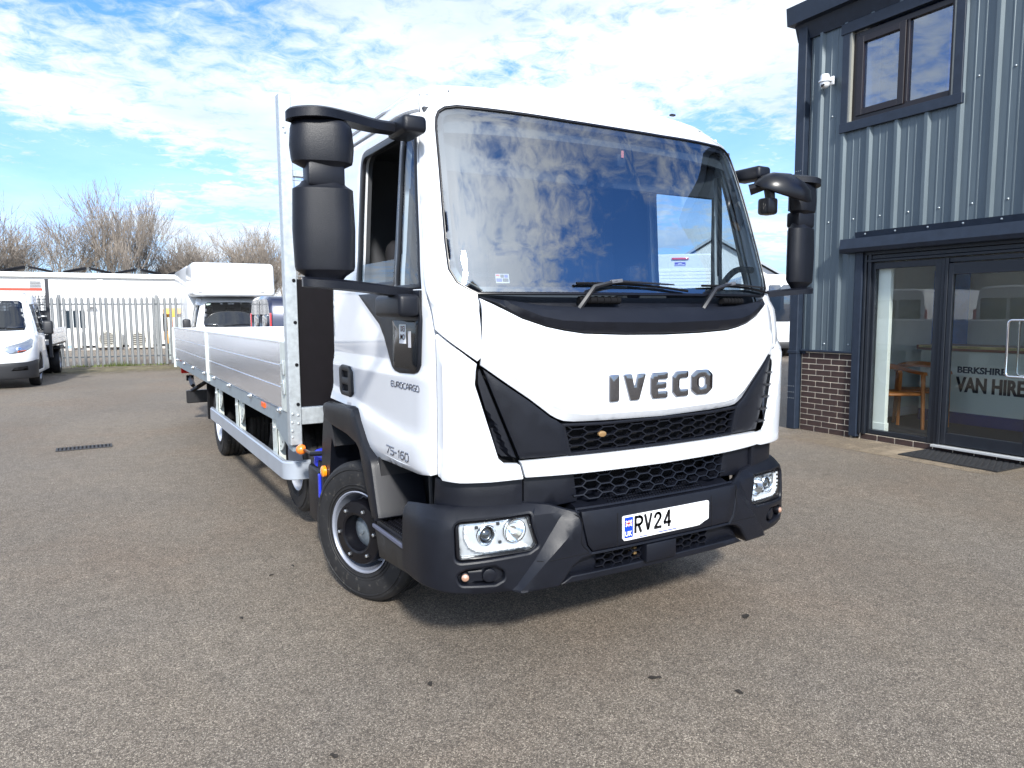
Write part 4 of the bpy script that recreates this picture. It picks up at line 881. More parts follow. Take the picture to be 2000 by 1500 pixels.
# dropsides
secs=[(2.44,5.86),(5.93,9.36)]; zs=[.942,1.094,1.242,1.392]
for sg in (-1,1):
    for (ya,yb) in secs:
        for k in range(3):
            mb=MB(); x0,x1=sorted((sg*1.105,sg*1.130)); mb.rbox(x0,x1,ya,yb,zs[k]+.0022,zs[k+1]-.0022,.003,1); mb.build('dropside_plank',ALU if sg<0 else ALU2,TR)
        mb=MB(); x0,x1=sorted((sg*1.107,sg*1.128)); mb.box(x0,x1,ya,yb,zs[1]-.003,zs[1]+.003); mb.box(x0,x1,ya,yb,zs[2]-.003,zs[2]+.003); mb.build('plank_joint',mat('bright_joint',(.85,.87,.9),.3,metal=.6),TR)
        mb=MB(); x0,x1=sorted((sg*1.100,sg*1.136)); mb.rbox(x0,x1,ya,yb,1.388,1.402,.003,1); mb.build('dropside_cap',mat('bright_joint',(.85,.87,.9),.3,metal=.6),TR)
    for (yc,w,z0) in ((5.895,.062,.86),(9.395,.06,.80)):
        mb=MB(); x0,x1=sorted((sg*1.098,sg*1.142)); mb.rbox(x0,x1,yc-w/2,yc+w/2,z0,1.405,.004,1)
        for d in (-.012,.012): mb.tube([(sg*1.143,yc+d,.95),(sg*1.143,yc+d,1.39)],.004,5)
        mb.build('dropside_post',GALVL,TR)
    mb=MB(); x0,x1=sorted((sg*1.100,sg*1.132)); mb.rbox(x0,x1,2.285,2.435,.935,1.398,.004,1); lp=mb.build('corner_post',GALVL,TR)
    for z in (1.18,1.05): 
        mb=MB(); mb.rbox(*sorted((sg*1.132,sg*1.150)),2.30,2.34,z,z+.10,.006,1); mb.tube([(sg*1.150,2.32,z+.03),(sg*1.158,2.30,z+.08)],.008,6); mb.build('latch',GALV,lp,True)
    # side rail with hooks
    mb=MB(); x0,x1=sorted((sg*1.085,sg*1.118)); mb.rbox(x0,x1,2.34,9.42,.825,.934,.004,1); rl_=mb.build('side_rail',RAILM,TR)
    mb=MB(); x0,x1=sorted((sg*1.095,sg*1.125)); mb.prism([(2.20,.935),(2.62,.935),(2.66,.84),(2.66,.79),(2.30,.70),(2.20,.69)],lambda u,v,w:(w,u,v),(x0,x1)); mb.build('rail_gusset',RAILM,TR)
    for y in (9.05,8.14,7.2,6.2,5.46,4.53,3.53,2.50):
        mb=MB(); mb.lathe([(.021,.0),(.023,-.012),(.018,-.022),(.012,-.026),(.012,-.034),(0,-.036)],14,Matrix.Translation((sg*1.118,y,.928)) @ (Matrix.Identity(4) if sg<0 else Matrix.Rotation(math.pi,4,'Z'))); mb.build('dropside_hinge',mat('zinc_nut',(.62,.64,.66),.25,metal=.9),TR,True)
    mb=MB(); mb.rbox(*sorted((sg*1.118,sg*1.128)),3.02,3.14,.882,.922,.004,1); mb.build('side_reflector',mat('orange_reflector',(.9,.12,.01),.3,emis=None),TR)
    mb=MB(); mb.rbox(*sorted((sg*1.118,sg*1.128)),8.60,8.90,.93,.96,.004,1); mb.build('side_reflector',RED,TR)
    # side guard
    gz0,gz1=.447,.580
    pts=[(-1.122,5.86)]+[(-1.122,2.52)]+[(-1.122+.10*(1-math.cos(rad(a))),2.52-.10*math.sin(rad(a))) for a in range(10,91,10)]+[(-.955,2.42)]
    Fg=lambda i:Vector((pts[i][0],pts[i][1],0)); mb=MB(); n=len(pts)
    for i,(x,y) in enumerate(pts):
        a=Fg(min(i+1,n-1))-Fg(max(i-1,0)); a.normalize(); nn=Vector((a.y,-a.x,0)) ; nn=nn if (nn.x<0 or nn.y<0) else -nn
        for dd,z in ((0,gz0+.006),(.004,gz0),( -.0,gz0),):
            pass
        for q,z in ((0,gz0),(.008,gz0+.006),(.008,gz1-.016),(.0,gz1-.008),(0.0,gz1),(-.02,gz1),(-.02,gz0)):
            v=Vector((x,y,z))+nn*q; v.x*=-sg; mb.v.append(v)
    for i in range(n-1):
        for j in range(7): mb.f.append((i*7+j,i*7+(j+1)%7,(i+1)*7+(j+1)%7,(i+1)*7+j))
    mb.f.append(tuple(range(7)));mb.f.append(tuple((n-1)*7+j for j in range(7)))
    sgd=mb.build('side_guard',SILVERP,TR,True,30)
    for y in (5.60,4.40,2.86):
        mb=MB(); x0,x1=sorted((sg*1.098,sg*1.085)); mb.rbox(x0,x1,y-.085,y+.055,.45,.83,.003,1); mb.box(*sorted((sg*1.098,sg*1.04)),y-.085,y-.078,.45,.83)
        br=mb.build('guard_bracket',GALVL,TR)
        hlf=[(y-.08,.84),(y-.08,.60)]+[(y-.08-.19*math.sin(rad(a)),.79-.19*math.cos(rad(a))) for a in range(15,100,12)]
        mb=MB(); mb.prism(hlf,lambda u,v,w:(w,u,v),(sg*1.082,sg*1.074)); mb.build('bracket_plate',GALVL,br)
        mb=MB()
        for a in (20,45,70,92): 
            yy,zz_=y-.08-.16*math.sin(rad(a)),.79-.16*math.cos(rad(a)); mb.lathe([(.009,0),(0,-.001)],10,Matrix.Translation((sg*1.0835,yy,zz_)))
        mb.build('bracket_hole',BLACKM,br)
        mb=MB(); mb.lathe([(.014,0),(.014,-.012),(0,-.014)],6,Matrix.Translation((sg*1.098,y-.02,.76))); mb.build('bracket_bolt',GALV,br)
mb=MB(); mb.rbox(-1.095,1.095,HBY+.08,9.42,.895,.935,.004,1); mb.build('load_floor',mat('floor_plywood',(.10,.075,.055),.7,var=.2),TR)
for i in range(8):
    mb=MB(); mb.box(-1.08,1.08,2.6+.9*i,2.66+.9*i,.815,.893); mb.build('cross_bearer',BLACK2,TR)
for k in range(3):
    mb=MB(); mb.rbox(-1.10,1.10,9.38,9.405,zs[k]+.002,zs[k+1]-.002,.003,1); mb.build('tailboard_plank',WTAIL,TR)
# rear mud flap, underrun bar
for sg in (-1,1):
    mb=MB(); mb.rbox(*sorted((sg*.62,sg*1.05)),6.66,6.70,.34,.80,.006,1); mb.build('mud_flap',BLACKM,TR)
    mb=MB(); n=14; 
    for i in range(n+1):
        a=rad(10+160*i/n); y=6.07-.50*math.cos(a); z=.39+.47*math.sin(a); mb.v+=[(sg*.55,y,z),(sg*1.045,y,z)]
    for i in range(n): mb.f.append((2*i,2*i+1,2*i+3,2*i+2))
    mb.build('rear_wheel_arch',BLACKM,TR,True)
    mb=MB(); mb.tube([(sg*.95,8.9,.55),(sg*.95,9.25,.66)],.035,4); mb.rbox(*sorted((sg*.90,sg*1.0)),9.2,9.28,.60,.68,.006,1); mb.tube([(sg*.95,9.12,.45),(sg*.6,8.9,.7)],.03,4); mb.build('underrun_arm',BLACK2,TR)
mb=MB(); mb.rbox(-1.02,1.02,9.10,9.20,.27,.46,.01,1); mb.build('underrun_bar',mat('steel_black',(.015,.015,.017),.4,var=.4,vscale=20),TR)
for sg in (-1,1):
    mb=MB(); mb.rbox(*sorted((sg*.75,sg*1.05)),9.40,9.46,.70,.80,.01,1); mb.build('tail_lamp',RED,TR)
# =================================================================== THE OFFICE BUILDING ON THE RIGHT
CLAD=mat('grey_blue_cladding',(.095,.122,.138),.38,metal=.25,var=.10,vscale=3,stretch=(6,1,.5),dirt=((.14,.165,.165),.68))
DKF=mat('dark_blue_grey_steel',(.016,.024,.040),.42,var=.2,vscale=10,dirt=((.035,.042,.05),.66),spec=.4)
DKA=mat('anthracite_frame',(.010,.013,.019),.40,var=.12,vscale=8)
BRK=mat('dark_brown_brick',(.040,.022,.019),.8,var=.45,vscale=9,bump=.5,bscale=160); MORT=mat('pale_mortar',(.78,.68,.52),.95,var=.15,vscale=40)
BRWF=mat('brown_window_frame',(.012,.008,.009),.35,var=.15)
WOOD=mat('oak_wood',(.42,.15,.035),.42,var=.28,vscale=7,stretch=(1,1,.15))
INW=mat('interior_white_wall',(.84,.87,.82),.8,var=.03); CARP=mat('dark_carpet',(.014,.018,.028),.95,var=.3,vscale=60)
OB=thing('office_building','two storey grey metal clad office with dark brick plinth and glass door on the right','building',(5.95,3.75,0),rad(-91.9))
# local frame: x runs along the front towards the camera, y goes into the building
RIB=.349; R0=.16; DEP=.036
def prof_pts(u0,u1):
    pts=[]; k0=int((u0-R0)/RIB)-2
    for k in range(k0,k0+int((u1-u0)/RIB)+6):
        c=R0+RIB*k
        for du,y in ((-.036,0),(-.020,-DEP),(.018,-DEP),(.040,0),(.118,0),(.122,-.005),(.134,-.005),(.138,0),(.205,0),(.209,-.005),(.221,-.005),(.225,0)): pts.append((c+du,y))
    pts.sort(); o=[]
    def yat(u):
        for a,b in zip(pts,pts[1:]):
            if a[0]<=u<=b[0]: return a[1]+(b[1]-a[1])*(u-a[0])/(b[0]-a[0]+1e-9)
        return 0
    o=[(u0,yat(u0))]+[p for p in pts if u0<p[0]<u1]+[(u1,yat(u1))]; return o
def sheet(u0,u1,z0,z1):
    p=prof_pts(u0,u1); mb=MB(); n=len(p)
    for z in (z0,z1):
        for dy in (0,.004): mb.v+=[(u,y+dy,z) for u,y in p]
    for i in range(n-1):
        mb.f+=[(i,i+1,2*n+i+1,2*n+i),(n+i,3*n+i,3*n+i+1,n+i+1),(i,n+i,n+i+1,i+1),(2*n+i,2*n+i+1,3*n+i+1,3*n+i)]
    o=mb.build('cladding_sheet',CLAD,OB); return o
U1=9.4
edges_=[.0,.335,.335+1.047]+[.335+1.047*k for k in range(2,9)]
cuts=[(.0,.335,1.075,5.23),(.335,.49,1.075,5.23),(.49,.75,1.075,3.76),(.49,.75,5.04,5.23),(.75,1.382,2.53,3.76),(.75,1.382,5.04,5.23),(1.382,1.925,2.53,3.76),(1.382,1.925,5.04,5.23),(1.925,2.429,2.53,5.23),(2.429,3.476,2.53,5.23),(3.476,4.523,1.075,5.23),(4.523,5.57,1.075,5.23),(5.57,6.617,1.075,5.23)]
for c in cuts: sheet(*c)
# screws along the sheet bottoms
SCR=mat('screw_cap',(.42,.46,.48),.3,metal=.6)
mb=MB()
for k in range(-1,12):
    for z in (2.70,1.16,4.0):
        u=R0+RIB*k+.172
        if u<.02 or (z==1.16 and .7<u<3.4) or (z==4.0 and .45<u<1.95): continue
        if z==1.16 and u>.7: continue
        mb.lathe([(.012,0),(.012,-.005),(.007,-.011),(0,-.013)],8,Matrix.Translation((u,0,z))@Matrix.Rotation(rad(90),4,'Z'))
tag(mb.build('sheet_screw',SCR,OB,True),kind='stuff')
# wall core so nothing is open behind
mb=MB(); mb.box(-.10,.0,.02,8.0,0,5.3); mb.box(.0,.77,.03,.28,0,5.25); mb.box(.77,6.6,.03,.28,2.40,3.80); mb.box(.77,6.6,.03,.28,5.02,5.25); mb.box(1.90,6.6,.03,.28,3.8,5.02); mb.box(.0,.55,.03,.28,3.8,5.02); mb.box(3.5,6.6,.03,.28,0,2.4); mb.box(-.1,6.6,.03,8.0,5.22,5.30); mb.box(-.1,6.6,7.9,8,0,5.25); mb.box(6.5,6.6,.03,8,0,5.25)
mb.build('wall_core',mat('core_grey',(.3,.3,.3),.9),OB)
mb=MB()
for k in range(25):
    y=.1+.32*k; mb.box(-.135,-.10,y,y+.05,.0,5.22)
mb.box(-.104,-.1,.0,8.0,.0,5.22); mb.build('end_wall_cladding',CLAD,OB)
# plinth bricks
mb=MB(); mb.box(.0,.765,-.004,.03,0,1.045); mb.box(.86,3.5,.026,.06,-.0,.075); mb.build('mortar',MORT,OB)
bm_=MB(); bm_.rbox(-.1075,.1075,-.009,.010,-.0325,.0325,.003,1); b0=None
def brick(u,z,w):
    global b0
    key='b%.3f'%w
    if key not in brick.__dict__:
        m_=MB(); m_.rbox(-w/2,w/2,-.009,.012,-.0325,.0325,.003,1); o=m_.build('brick',BRK,OB); brick.__dict__[key]=o.data; o.location=(u,0,z); return o
    o=D.objects.new('brick',brick.__dict__[key]); link(o,OB); o.location=(u,0,z); o.rotation_euler=(0,random.uniform(-.004,.004),0); return o
for r in range(14):
    z=.035+.0745*r; u=.008-(.1125 if r%2 else 0)
    while u<.755:
        a=max(u,.008);b=min(u+.215,.757)
        if b-a>.03: 
            o=brick((a+b)/2,z,round(b-a,3)); o.location.y=random.uniform(-.002,.001)
        u+=.225
for k in range(12):
    a=.885+.225*k
    o=brick(a+.1075,.038,.215); o.location.y=.03
mb=MB(); mb.rbox(-.01,.775,-.045,.02,1.052,1.078,.004,1); mb.build('plinth_flashing',DKF,OB)
mb=MB(); mb.rbox(3.47,6.62,-.045,.02,1.052,1.078,.004,1); mb.build('plinth_flashing',DKF,OB); mb=MB(); mb.box(3.5,6.6,-.004,.03,0,1.045); mb.build('mortar',MORT,OB)
mb=MB()
for r in range(14):
    u=3.5-(.1125 if r%2 else 0)
    while u<6.58:
        a=max(u,3.5);b=min(u+.215,6.59)
        if b-a>.03: mb.box(a,b,-.009,.0,.0025+.0745*r,.0675+.0745*r)
        u+=.225
tag(mb.build('plinth_bricks',BRK,OB),kind='stuff')
# corner downpipe (square) and gutter
DP=MB(); DP.rbox(-.155,-.02,-.085,.05,0.0,5.22,.008,1); dp=DP.build('square_downpipe',DKF,OB)
mb=MB(); mb.rbox(-.165,-.012,-.092,.05,1.02,1.06,.004,1); mb.box(-.012,.06,-.02,.0,1.02,1.06); mb.build('pipe_bracket',DKF,dp)
mb=MB(); mb.rbox(-.165,-.012,-.092,.05,3.10,3.135,.004,1); mb.box(-.012,.16,-.03,.0,3.10,3.13); mb.build('pipe_bracket',DKF,dp)
mb=MB()
for z in (.50,.58,3.24,3.40,.42):
    for u in (-.14,-.11,-.08,-.05): mb.lathe([(.005,0),(.005,-.004),(0,-.006)],6,Matrix.Translation((u,-.085,z))@Matrix.Rotation(rad(90),4,'Z'))
tag(mb.build('rivet',SCR,dp),kind='stuff')
mb=MB(); mb.rbox(-.19,-.155,.0,.12,0,5.22,.004,1); mb.build('corner_flashing',DKF,OB)
mb=MB(); mb.prism([(-.20,5.235),(-.225,5.45),(.05,5.48),(.05,5.235)],lambda a,b,w:(w,a,b),(-.24,6.7)); mb.build('gutter',DKF,OB)
mb=MB(); mb.prism([(-.03,5.05),(-.10,5.235),(.0,5.235),(.0,5.05)],lambda a,b,w:(w,a,b),(-.2,6.7)); mb.build('eaves_soffit',DKF,OB)
mb=MB(); mb.prism([(-.2,5.455),(7.9,6.35),(7.9,6.2),(.0,5.30)],lambda a,b,w:(w,a,b),(-.23,6.69)); mb.build('roof',CLAD,OB)
# upper window
def frame(u0,u1,z0,z1,y0,y1,w,name,m,parent,bottom=True):
    mb=MB(); mb.rbox(u0,u0+w,y0,y1,z0,z1,.003,1); mb.rbox(u1-w,u1,y0,y1,z0,z1,.003,1); mb.rbox(u0+w,u1-w,y0+.001,y1,z1-w,z1,.003,1)
    if bottom: mb.rbox(u0+w,u1-w,y0+.001,y1,z0,z0+w,.003,1)
    return mb.build(name,m,parent)
WN=empty('upper_window',OB,(0,0,0))
mb=MB(); mb.rbox(.478,.575,-.048,.01,3.865,4.92,.003,1); mb.rbox(1.835,1.930,-.048,.01,3.865,5.0,.003,1); mb.rbox(.455,1.945,-.056,.01,4.92,5.045,.003,1); mb.rbox(.470,1.940,-.052,.01,3.758,3.868,.003,1); mb.build('window_flashing',DKF,WN)
mb=MB(); mb.box(.575,.60,-.04,.13,3.868,4.92); mb.box(1.815,1.835,-.04,.13,3.868,4.92); mb.box(.575,1.835,.0,.13,3.868,3.875); mb.build('window_reveal',mat('reveal_cream',(.26,.26,.23),.6),WN)
frame(.60,1.83,3.878,4.90,.0,.07,.062,'window_frame',BRWF,WN)
mb=MB(); mb.rbox(1.236,1.296,.0,.07,3.94,4.838,.003,1); mb.build('mullion',BRWF,WN)
frame(.665,1.262,3.925,4.842,-.018,.05,.075,'opening_sash',BRWF,WN)
mb=MB(); mb.box(.74,1.187,.02,.024,4.0,4.767); mb.build('pane',GL_UP,WN)
mb=MB(); mb.box(1.296,1.768,.035,.039,3.94,4.838); mb.build('pane',GL_UP,WN)
mb=MB()
for i in range(5):
    u=1.60+.034*i; mb.rbox(u,u+.031,.25,.255,3.9,4.86,.001,1)
tag(mb.build('vertical_blind',mat('blue_blind',(.01,.10,.70),.6,emis=None),WN),kind='stuff')
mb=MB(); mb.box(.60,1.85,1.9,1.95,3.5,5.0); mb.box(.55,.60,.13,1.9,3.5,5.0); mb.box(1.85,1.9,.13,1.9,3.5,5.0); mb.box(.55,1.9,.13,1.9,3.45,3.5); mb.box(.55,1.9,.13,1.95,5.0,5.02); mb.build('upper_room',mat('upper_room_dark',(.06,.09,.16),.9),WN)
mb=MB(); mb.rbox(.62,.70,.14,.18,3.9,4.85,.004,1); mb.build('white_reveal',INW,WN)
mb=MB(); mb.rbox(.80,.93,.25,.45,3.92,4.06,.004,1); mb.tube([(.86,.35,4.06),(.84,.35,4.14)],.005,5); mb.tube([(.86,.35,4.06),(.9,.35,4.13)],.005,5); mb.build('desk_things',mat('upper_room_dark2',(.02,.03,.06),.6),WN)
mb=MB(); mb.box(1.50,1.58,.2,.205,3.90,3.96); mb.build('paper',WHT,WN)
# door opening: canopy, frame, side light, door leaf
mb=MB(); mb.prism([(-.03,2.455),(-.05,2.53),(.01,2.53),(.01,2.455)],lambda a,b,w:(w,a,b),(.745,3.55)); mb.build('head_flashing',DKF,OB)
for k in range(8):
    mb=MB(); mb.lathe([(.011,0),(.011,-.005),(0,-.010)],8,Matrix.Translation((.88+.38*k,-.043,2.50))@Matrix.Rotation(rad(90),4,'Z')); mb.build('flashing_rivet',SCR,OB,True)
mb=MB(); mb.prism([(.0,2.455),(-.16,2.448),(-.175,2.33),(-.15,2.285),(.02,2.275),(.02,2.455)],lambda a,b,w:(w,a,b),(.63,3.60)); mb.build('shutter_box',DKF,OB)
mb=MB(); mb.rbox(.765,.865,-.050,.06,.03,2.29,.003,1); mb.build('jamb_flashing',DKF,OB)
mb=MB(); mb.rbox(.875,.905,-.030,.06,.075,2.27,.003,1); mb.rbox(.915,.955,-.015,.06,.075,2.27,.003,1); mb.build('shutter_guide',DKA,OB)
mb=MB(); mb.rbox(.87,3.5,-.02,.07,2.16,2.19,.003,1); mb.rbox(.87,3.5,.0,.08,2.195,2.24,.003,1); mb.rbox(.87,3.5,-.03,.08,2.245,2.285,.003,1); mb.build('shutter_rail',DKA,OB)
mb=MB(); mb.rbox(.945,.995,.02,.09,.085,2.15,.003,1); mb.rbox(.995,1.715,.02,.09,2.075,2.15,.003,1); mb.rbox(.995,1.715,.02,.09,.085,.135,.003,1); mb.rbox(1.715,1.79,.015,.09,.085,2.15,.003,1); mb.build('side_light_frame',DKA,OB)
mb=MB(); mb.box(.995,1.715,.05,.056,.135,2.075); mb.build('side_light_glass',GL_SHOP,OB)
mb=MB(); mb.rbox(1.795,1.83,.0,.09,.085,2.15,.003,1); mb.rbox(1.835,1.87,-.01,.08,.085,2.15,.003,1); mb.rbox(1.83,3.4,.01,.09,2.10,2.15,.003,1); mb.build('door_frame',DKA,OB)
DR=MB(); DR.rbox(1.875,1.925,-.005,.05,.10,2.09,.003,1); DR.rbox(2.70,2.77,-.005,.05,.10,2.09,.003,1); DR.rbox(1.925,2.70,-.004,.05,1.965,2.09,.003,1); DR.rbox(1.925,2.70,-.004,.05,.10,.225,.003,1)
dr_=DR.build('glass_door',DKA,OB)
mb=MB(); mb.box(1.925,2.70,.02,.026,.225,1.965); mb.build('door_glass',GL_SHOP,dr_)
DR=MB(); DR.rbox(2.775,2.84,-.005,.05,.10,2.09,.003,1); DR.rbox(3.40,3.46,-.005,.05,.10,2.09,.003,1); DR.rbox(2.84,3.40,-.004,.05,1.965,2.09,.003,1); DR.rbox(2.84,3.40,-.004,.05,.10,.225,.003,1)
dr2=DR.build('glass_door',DKA,OB); mb=MB(); mb.box(2.84,3.40,.02,.026,.225,1.965); mb.build('door_glass',GL_SHOP,dr2)
for y_,r_ in ((-.085,.013),(.13,.011)):
    s_=-1 if y_<0 else 1; y0_=0.0 if y_<0 else .045; mb=MB(); pts=[(2.74,y0_,1.47),(2.71,y_,1.475)]+[(2.58-.035*math.sin(rad(a)),y_,1.44+.035*math.cos(rad(a))) for a in range(0,91,30)]+[(2.545,y_,1.2)]+[(2.58-.035*math.cos(rad(a)),y_,.94-.035*math.sin(rad(a))) for a in range(0,91,30)]+[(2.71,y_,.905),(2.74,y0_,.91)]
    mb.tube(pts,r_,10); mb.build('door_handle',CHROME,dr_,True)
mb=MB(); mb.box(2.708,2.765,-.0075,-.0055,.72,.80); stk=mb.build('door_sticker',WHT,dr_)
mb=MB(); mb.lathe([(.018,0),(0,-.0005)],16,Matrix.Translation((2.737,-.0077,.765))@Matrix.Rotation(rad(90),4,'Z')); mb.build('blue_disc',BLUE,stk)
mb=MB(); mb.rbox(1.80,3.45,-.06,.09,.058,.084,.003,1); mb.build('threshold',mat('threshold_alu',(.62,.63,.62),.4,metal=.4),OB)
# interior of the office (parts of the building)
mb=MB(); mb.box(-.02,6.4,.06,5.0,.06,.10); mb.build('floor',CARP,OB)
mb=MB(); mb.box(.28,.32,.12,2.6,.10,2.45); mb.box(.28,6.4,2.56,2.60,.10,2.45); mb.build('inner_wall',INW,OB)
mb=MB(); mb.rbox(.955,1.14,.10,.16,.10,2.40,.004,1); mb.rbox(.950,1.15,.09,.17,.10,.22,.004,1); mb.box(.32,.96,.13,.16,.10,2.40); mb.build('inner_pier',INW,OB)
mb=MB(); mb.box(.28,6.4,.06,2.6,2.43,2.46); mb.build('ceiling',INW,OB)
mb=MB(); mb.rbox(.33,.345,.2,2.55,.10,.22,.003,1); mb.rbox(.33,.75,2.53,2.56,.1,.22,.003,1); mb.build('skirting_board',WHT,OB)
def bl(u,y,z):  # building local -> world
    return OB.matrix_world_ @ Vector((u,y,z))
a_=rad(-91.9); OBM=Matrix.Translation((5.95,3.75,0))@Matrix.Rotation(a_,4,'Z')
def inb(o,u,y,z,rz=0): w=OBM@Vector((u,y,z)); o.location=w; o.rotation_euler=(0,0,a_+rz); return o
# security camera
SCM=inb(thing('security_camera','white dome security camera on the cladding left of the upstairs window','security camera'),.33,-.036,4.42)
mb=MB(); mb.rbox(-.045,.045,-.02,.0,-.045,.06,.01,2); mb.build('wall_plate',WHITE2,SCM,True)
mb=MB(); mb.rbox(-.030,.030,-.12,-.01,.0,.045,.012,2); mb.build('arm',WHITE2,SCM,True)
Mz=Matrix.Translation((0,-.125,.02))@Matrix.Rotation(rad(90),4,'Y')
mb=MB(); mb.lathe([(0,-.045),(.048,-.045),(.055,-.02),(.055,.02),(.075,.03),(.075,.045),(.062,.05),(.0,.05)],28,Mz); mb.build('housing',WHITE2,SCM,True,40)
mb=MB(); mb.lathe([(.058,.05),(.058,.07),(.052,.09),(.038,.108),(.018,.118),(0,.12)],28,Mz); mb.build('dome',WHITE2,SCM,True,50)
mb=MB(); mb.lathe([(.024,-.002),(.022,-.012),(.014,-.014),(0,-.014)],20,Matrix.Translation((.012,-.175,-.075))@Matrix.Rotation(rad(90),4,'Z')@Matrix.Rotation(rad(35),4,'Y')); mb.build('lens',BLACK2,SCM,True)
# reception counter
CT=inb(thing('reception_counter','pale reception counter with wooden top and black lettering behind the glass door','counter'),1.35,1.60,.10)
mb=MB(); mb.rbox(-.72,2.2,.0,.5,.0,.95,.01,2); mb.build('counter_body',mat('counter_pale',(.80,.84,.76),.6,emis=None),CT,True)
mb=MB(); mb.rbox(-.76,2.25,-.05,.55,.95,1.02,.015,2); mb.build('counter_top',mat('counter_wood',(.30,.12,.06),.35,var=.25,vscale=4,stretch=(.3,1,1)),CT,True)
mb=MB(); mb.rbox(-.715,2.2,-.008,.0,.0,.15,.002,1); mb.build('skirting',mat('skirting_blue',(.01,.025,.16),.5),CT)
mb=MB(); mb.box(-.72,2.2,-.053,-.051,.985,1.018); tp=mb.build('tape',mat('tape_buff',(.62,.52,.22),.6),CT)
for k in range(6):
    text_obj('tape_text','PLEASE KEEP A SAFE DISTANCE',.020,INK,tp,lambda x,y,w,k=k:(-.66+.46*k+x,-.0545-w,.994+y),ext=.0003,xs=1.0)
for txt,sz,z,xs,of in (('BERKSHIRE',.112,.672,1.08,.0040),('VAN HIRE',.262,.430,.70,.0085)):
    v,f=text_mesh(txt,sz,ext=.001,offset=of,xs=xs); x0=-.225
    n_=len(v); v=v+[(p[0]+sz*.024,p[1],p[2]+.0006) for p in v]; f=list(f)+[tuple(i+n_ for i in q) for q in f]; mesh_obj('lettering',[(x0+p[0],-.0025-p[2],z+p[1]) for p in v],f,mat('lettering_navy',(.003,.004,.010),.5),CT)
# banner
BN=inb(thing('roll_up_banner','tall blue roll-up banner standing by the back wall seen through the left glass','banner'),.50,2.35,.10)
mb=MB(); mb.rbox(-.2,.32,-.005,.0,.06,2.05,.001,1); mb.build('banner_sheet',mat('banner_blue',(.03,.16,.55),.5,var=.35,vscale=3),BN)
mb=MB(); mb.rbox(-.22,.34,-.10,.08,.0,.06,.015,2); mb.build('banner_base',BLACK2,BN,True)
mb=MB(); mb.box(-.14,.06,-.008,-.006,1.55,1.95); mb.box(-.14,.06,-.008,-.006,1.1,1.35); mb.build('banner_print',WHT,BN)
# chairs
def chair(label):
    c=thing('wooden_armchair',label,'chair',group='oak armchairs in the reception')
    for (x,y,tx,ty) in ((-.27,-.24,-.01,-.02),(.27,-.24,.01,-.02),(-.24,.25,-.01,.10),(.24,.25,.01,.10)):
        mb=MB(); a=Vector((x+tx,y+ty,0)); b=Vector((x,y,.68 if y<0 else .70)); mb.tube([a,b],[.021,.026],6); mb.build('leg',WOOD,c,True)
    mb=MB(); mb.rbox(-.25,.25,-.25,.25,.42,.455,.016,2); mb.build('seat',WOOD,c,True)
    for x in (-.27,.27):
        mb=MB(); mb.tube([(x,-.24,.43),(x*.93,.25,.43)],.018,6); mb.build('side_rail',WOOD,c,True)
    mb=MB(); n=18; pr=[]
    for i in range(n+1):
        a=rad(180+180*i/n); x=.285*math.cos(a); y=-.285*math.sin(a)*.95+.05
        pr.append((x,y,.70+.045*math.sin(math.pi*i/n)))
    pr=[(-.285,-.27,.69),(-.285,-.1,.695)]+pr+[(.285,-.1,.695),(.285,-.27,.69)]
    k=0; m_=len(pr)
    for i,p in enumerate(pr):
        a=Vector(pr[min(i+1,m_-1)])-Vector(pr[max(i-1,0)]); a.normalize(); nn=Vector((a.y,-a.x,0)); hh=.012+.030*math.sin(math.pi*i/(m_-1))**2
        for q,z in ((-.024,-.010-hh*.3),(.030,-.010-hh*.2),(.032,.012+hh),(-.012,.014+hh)): mb.v.append(Vector(p)+nn*q+Vector((0,0,z)))
    for i in range(m_-1):
        for j in range(4): mb.f.append((i*4+j,i*4+(j+1)%4,(i+1)*4+(j+1)%4,(i+1)*4+j))
    mb.f+=[(0,1,2,3),tuple((m_-1)*4+j for j in range(4))]
    mb.build('arm_and_back_rail',WOOD,c,True,40); return c
ch=chair('oak armchair nearest the left pane, its back to the glass'); inb(ch,.86,.62,.10,rad(62))
ch2=dup(ch,label='oak armchair standing deeper in the room, half hidden by the door frame'); inb(ch2,.88,1.22,.10,rad(40))
# rubber mat
DM=inb(thing('rubber_doormat','black perforated rubber mat lying on the asphalt before the glass door','doormat'),2.24,-.22,0)
mb=MB(); mb.rbox(-.50,.52,-.33,.28,.002,.016,.003,1)
mb.build('mat_base',mat('mat_rubber',(.012,.012,.013),.7,var=.3,vscale=40),DM)
mb=MB()
for i in range(17):
    for j in range(9):
        u=-.46+.058*i+(.0 if j%2 else .029); y=-.30+.066*j
        mb.rbox(u-.020,u+.020,y-.010,y+.010,.0155,.0205,.002,1)
tag(mb.build('mat_lug',mat('mat_lug_rubber',(.035,.035,.036),.5),DM),kind='stuff')
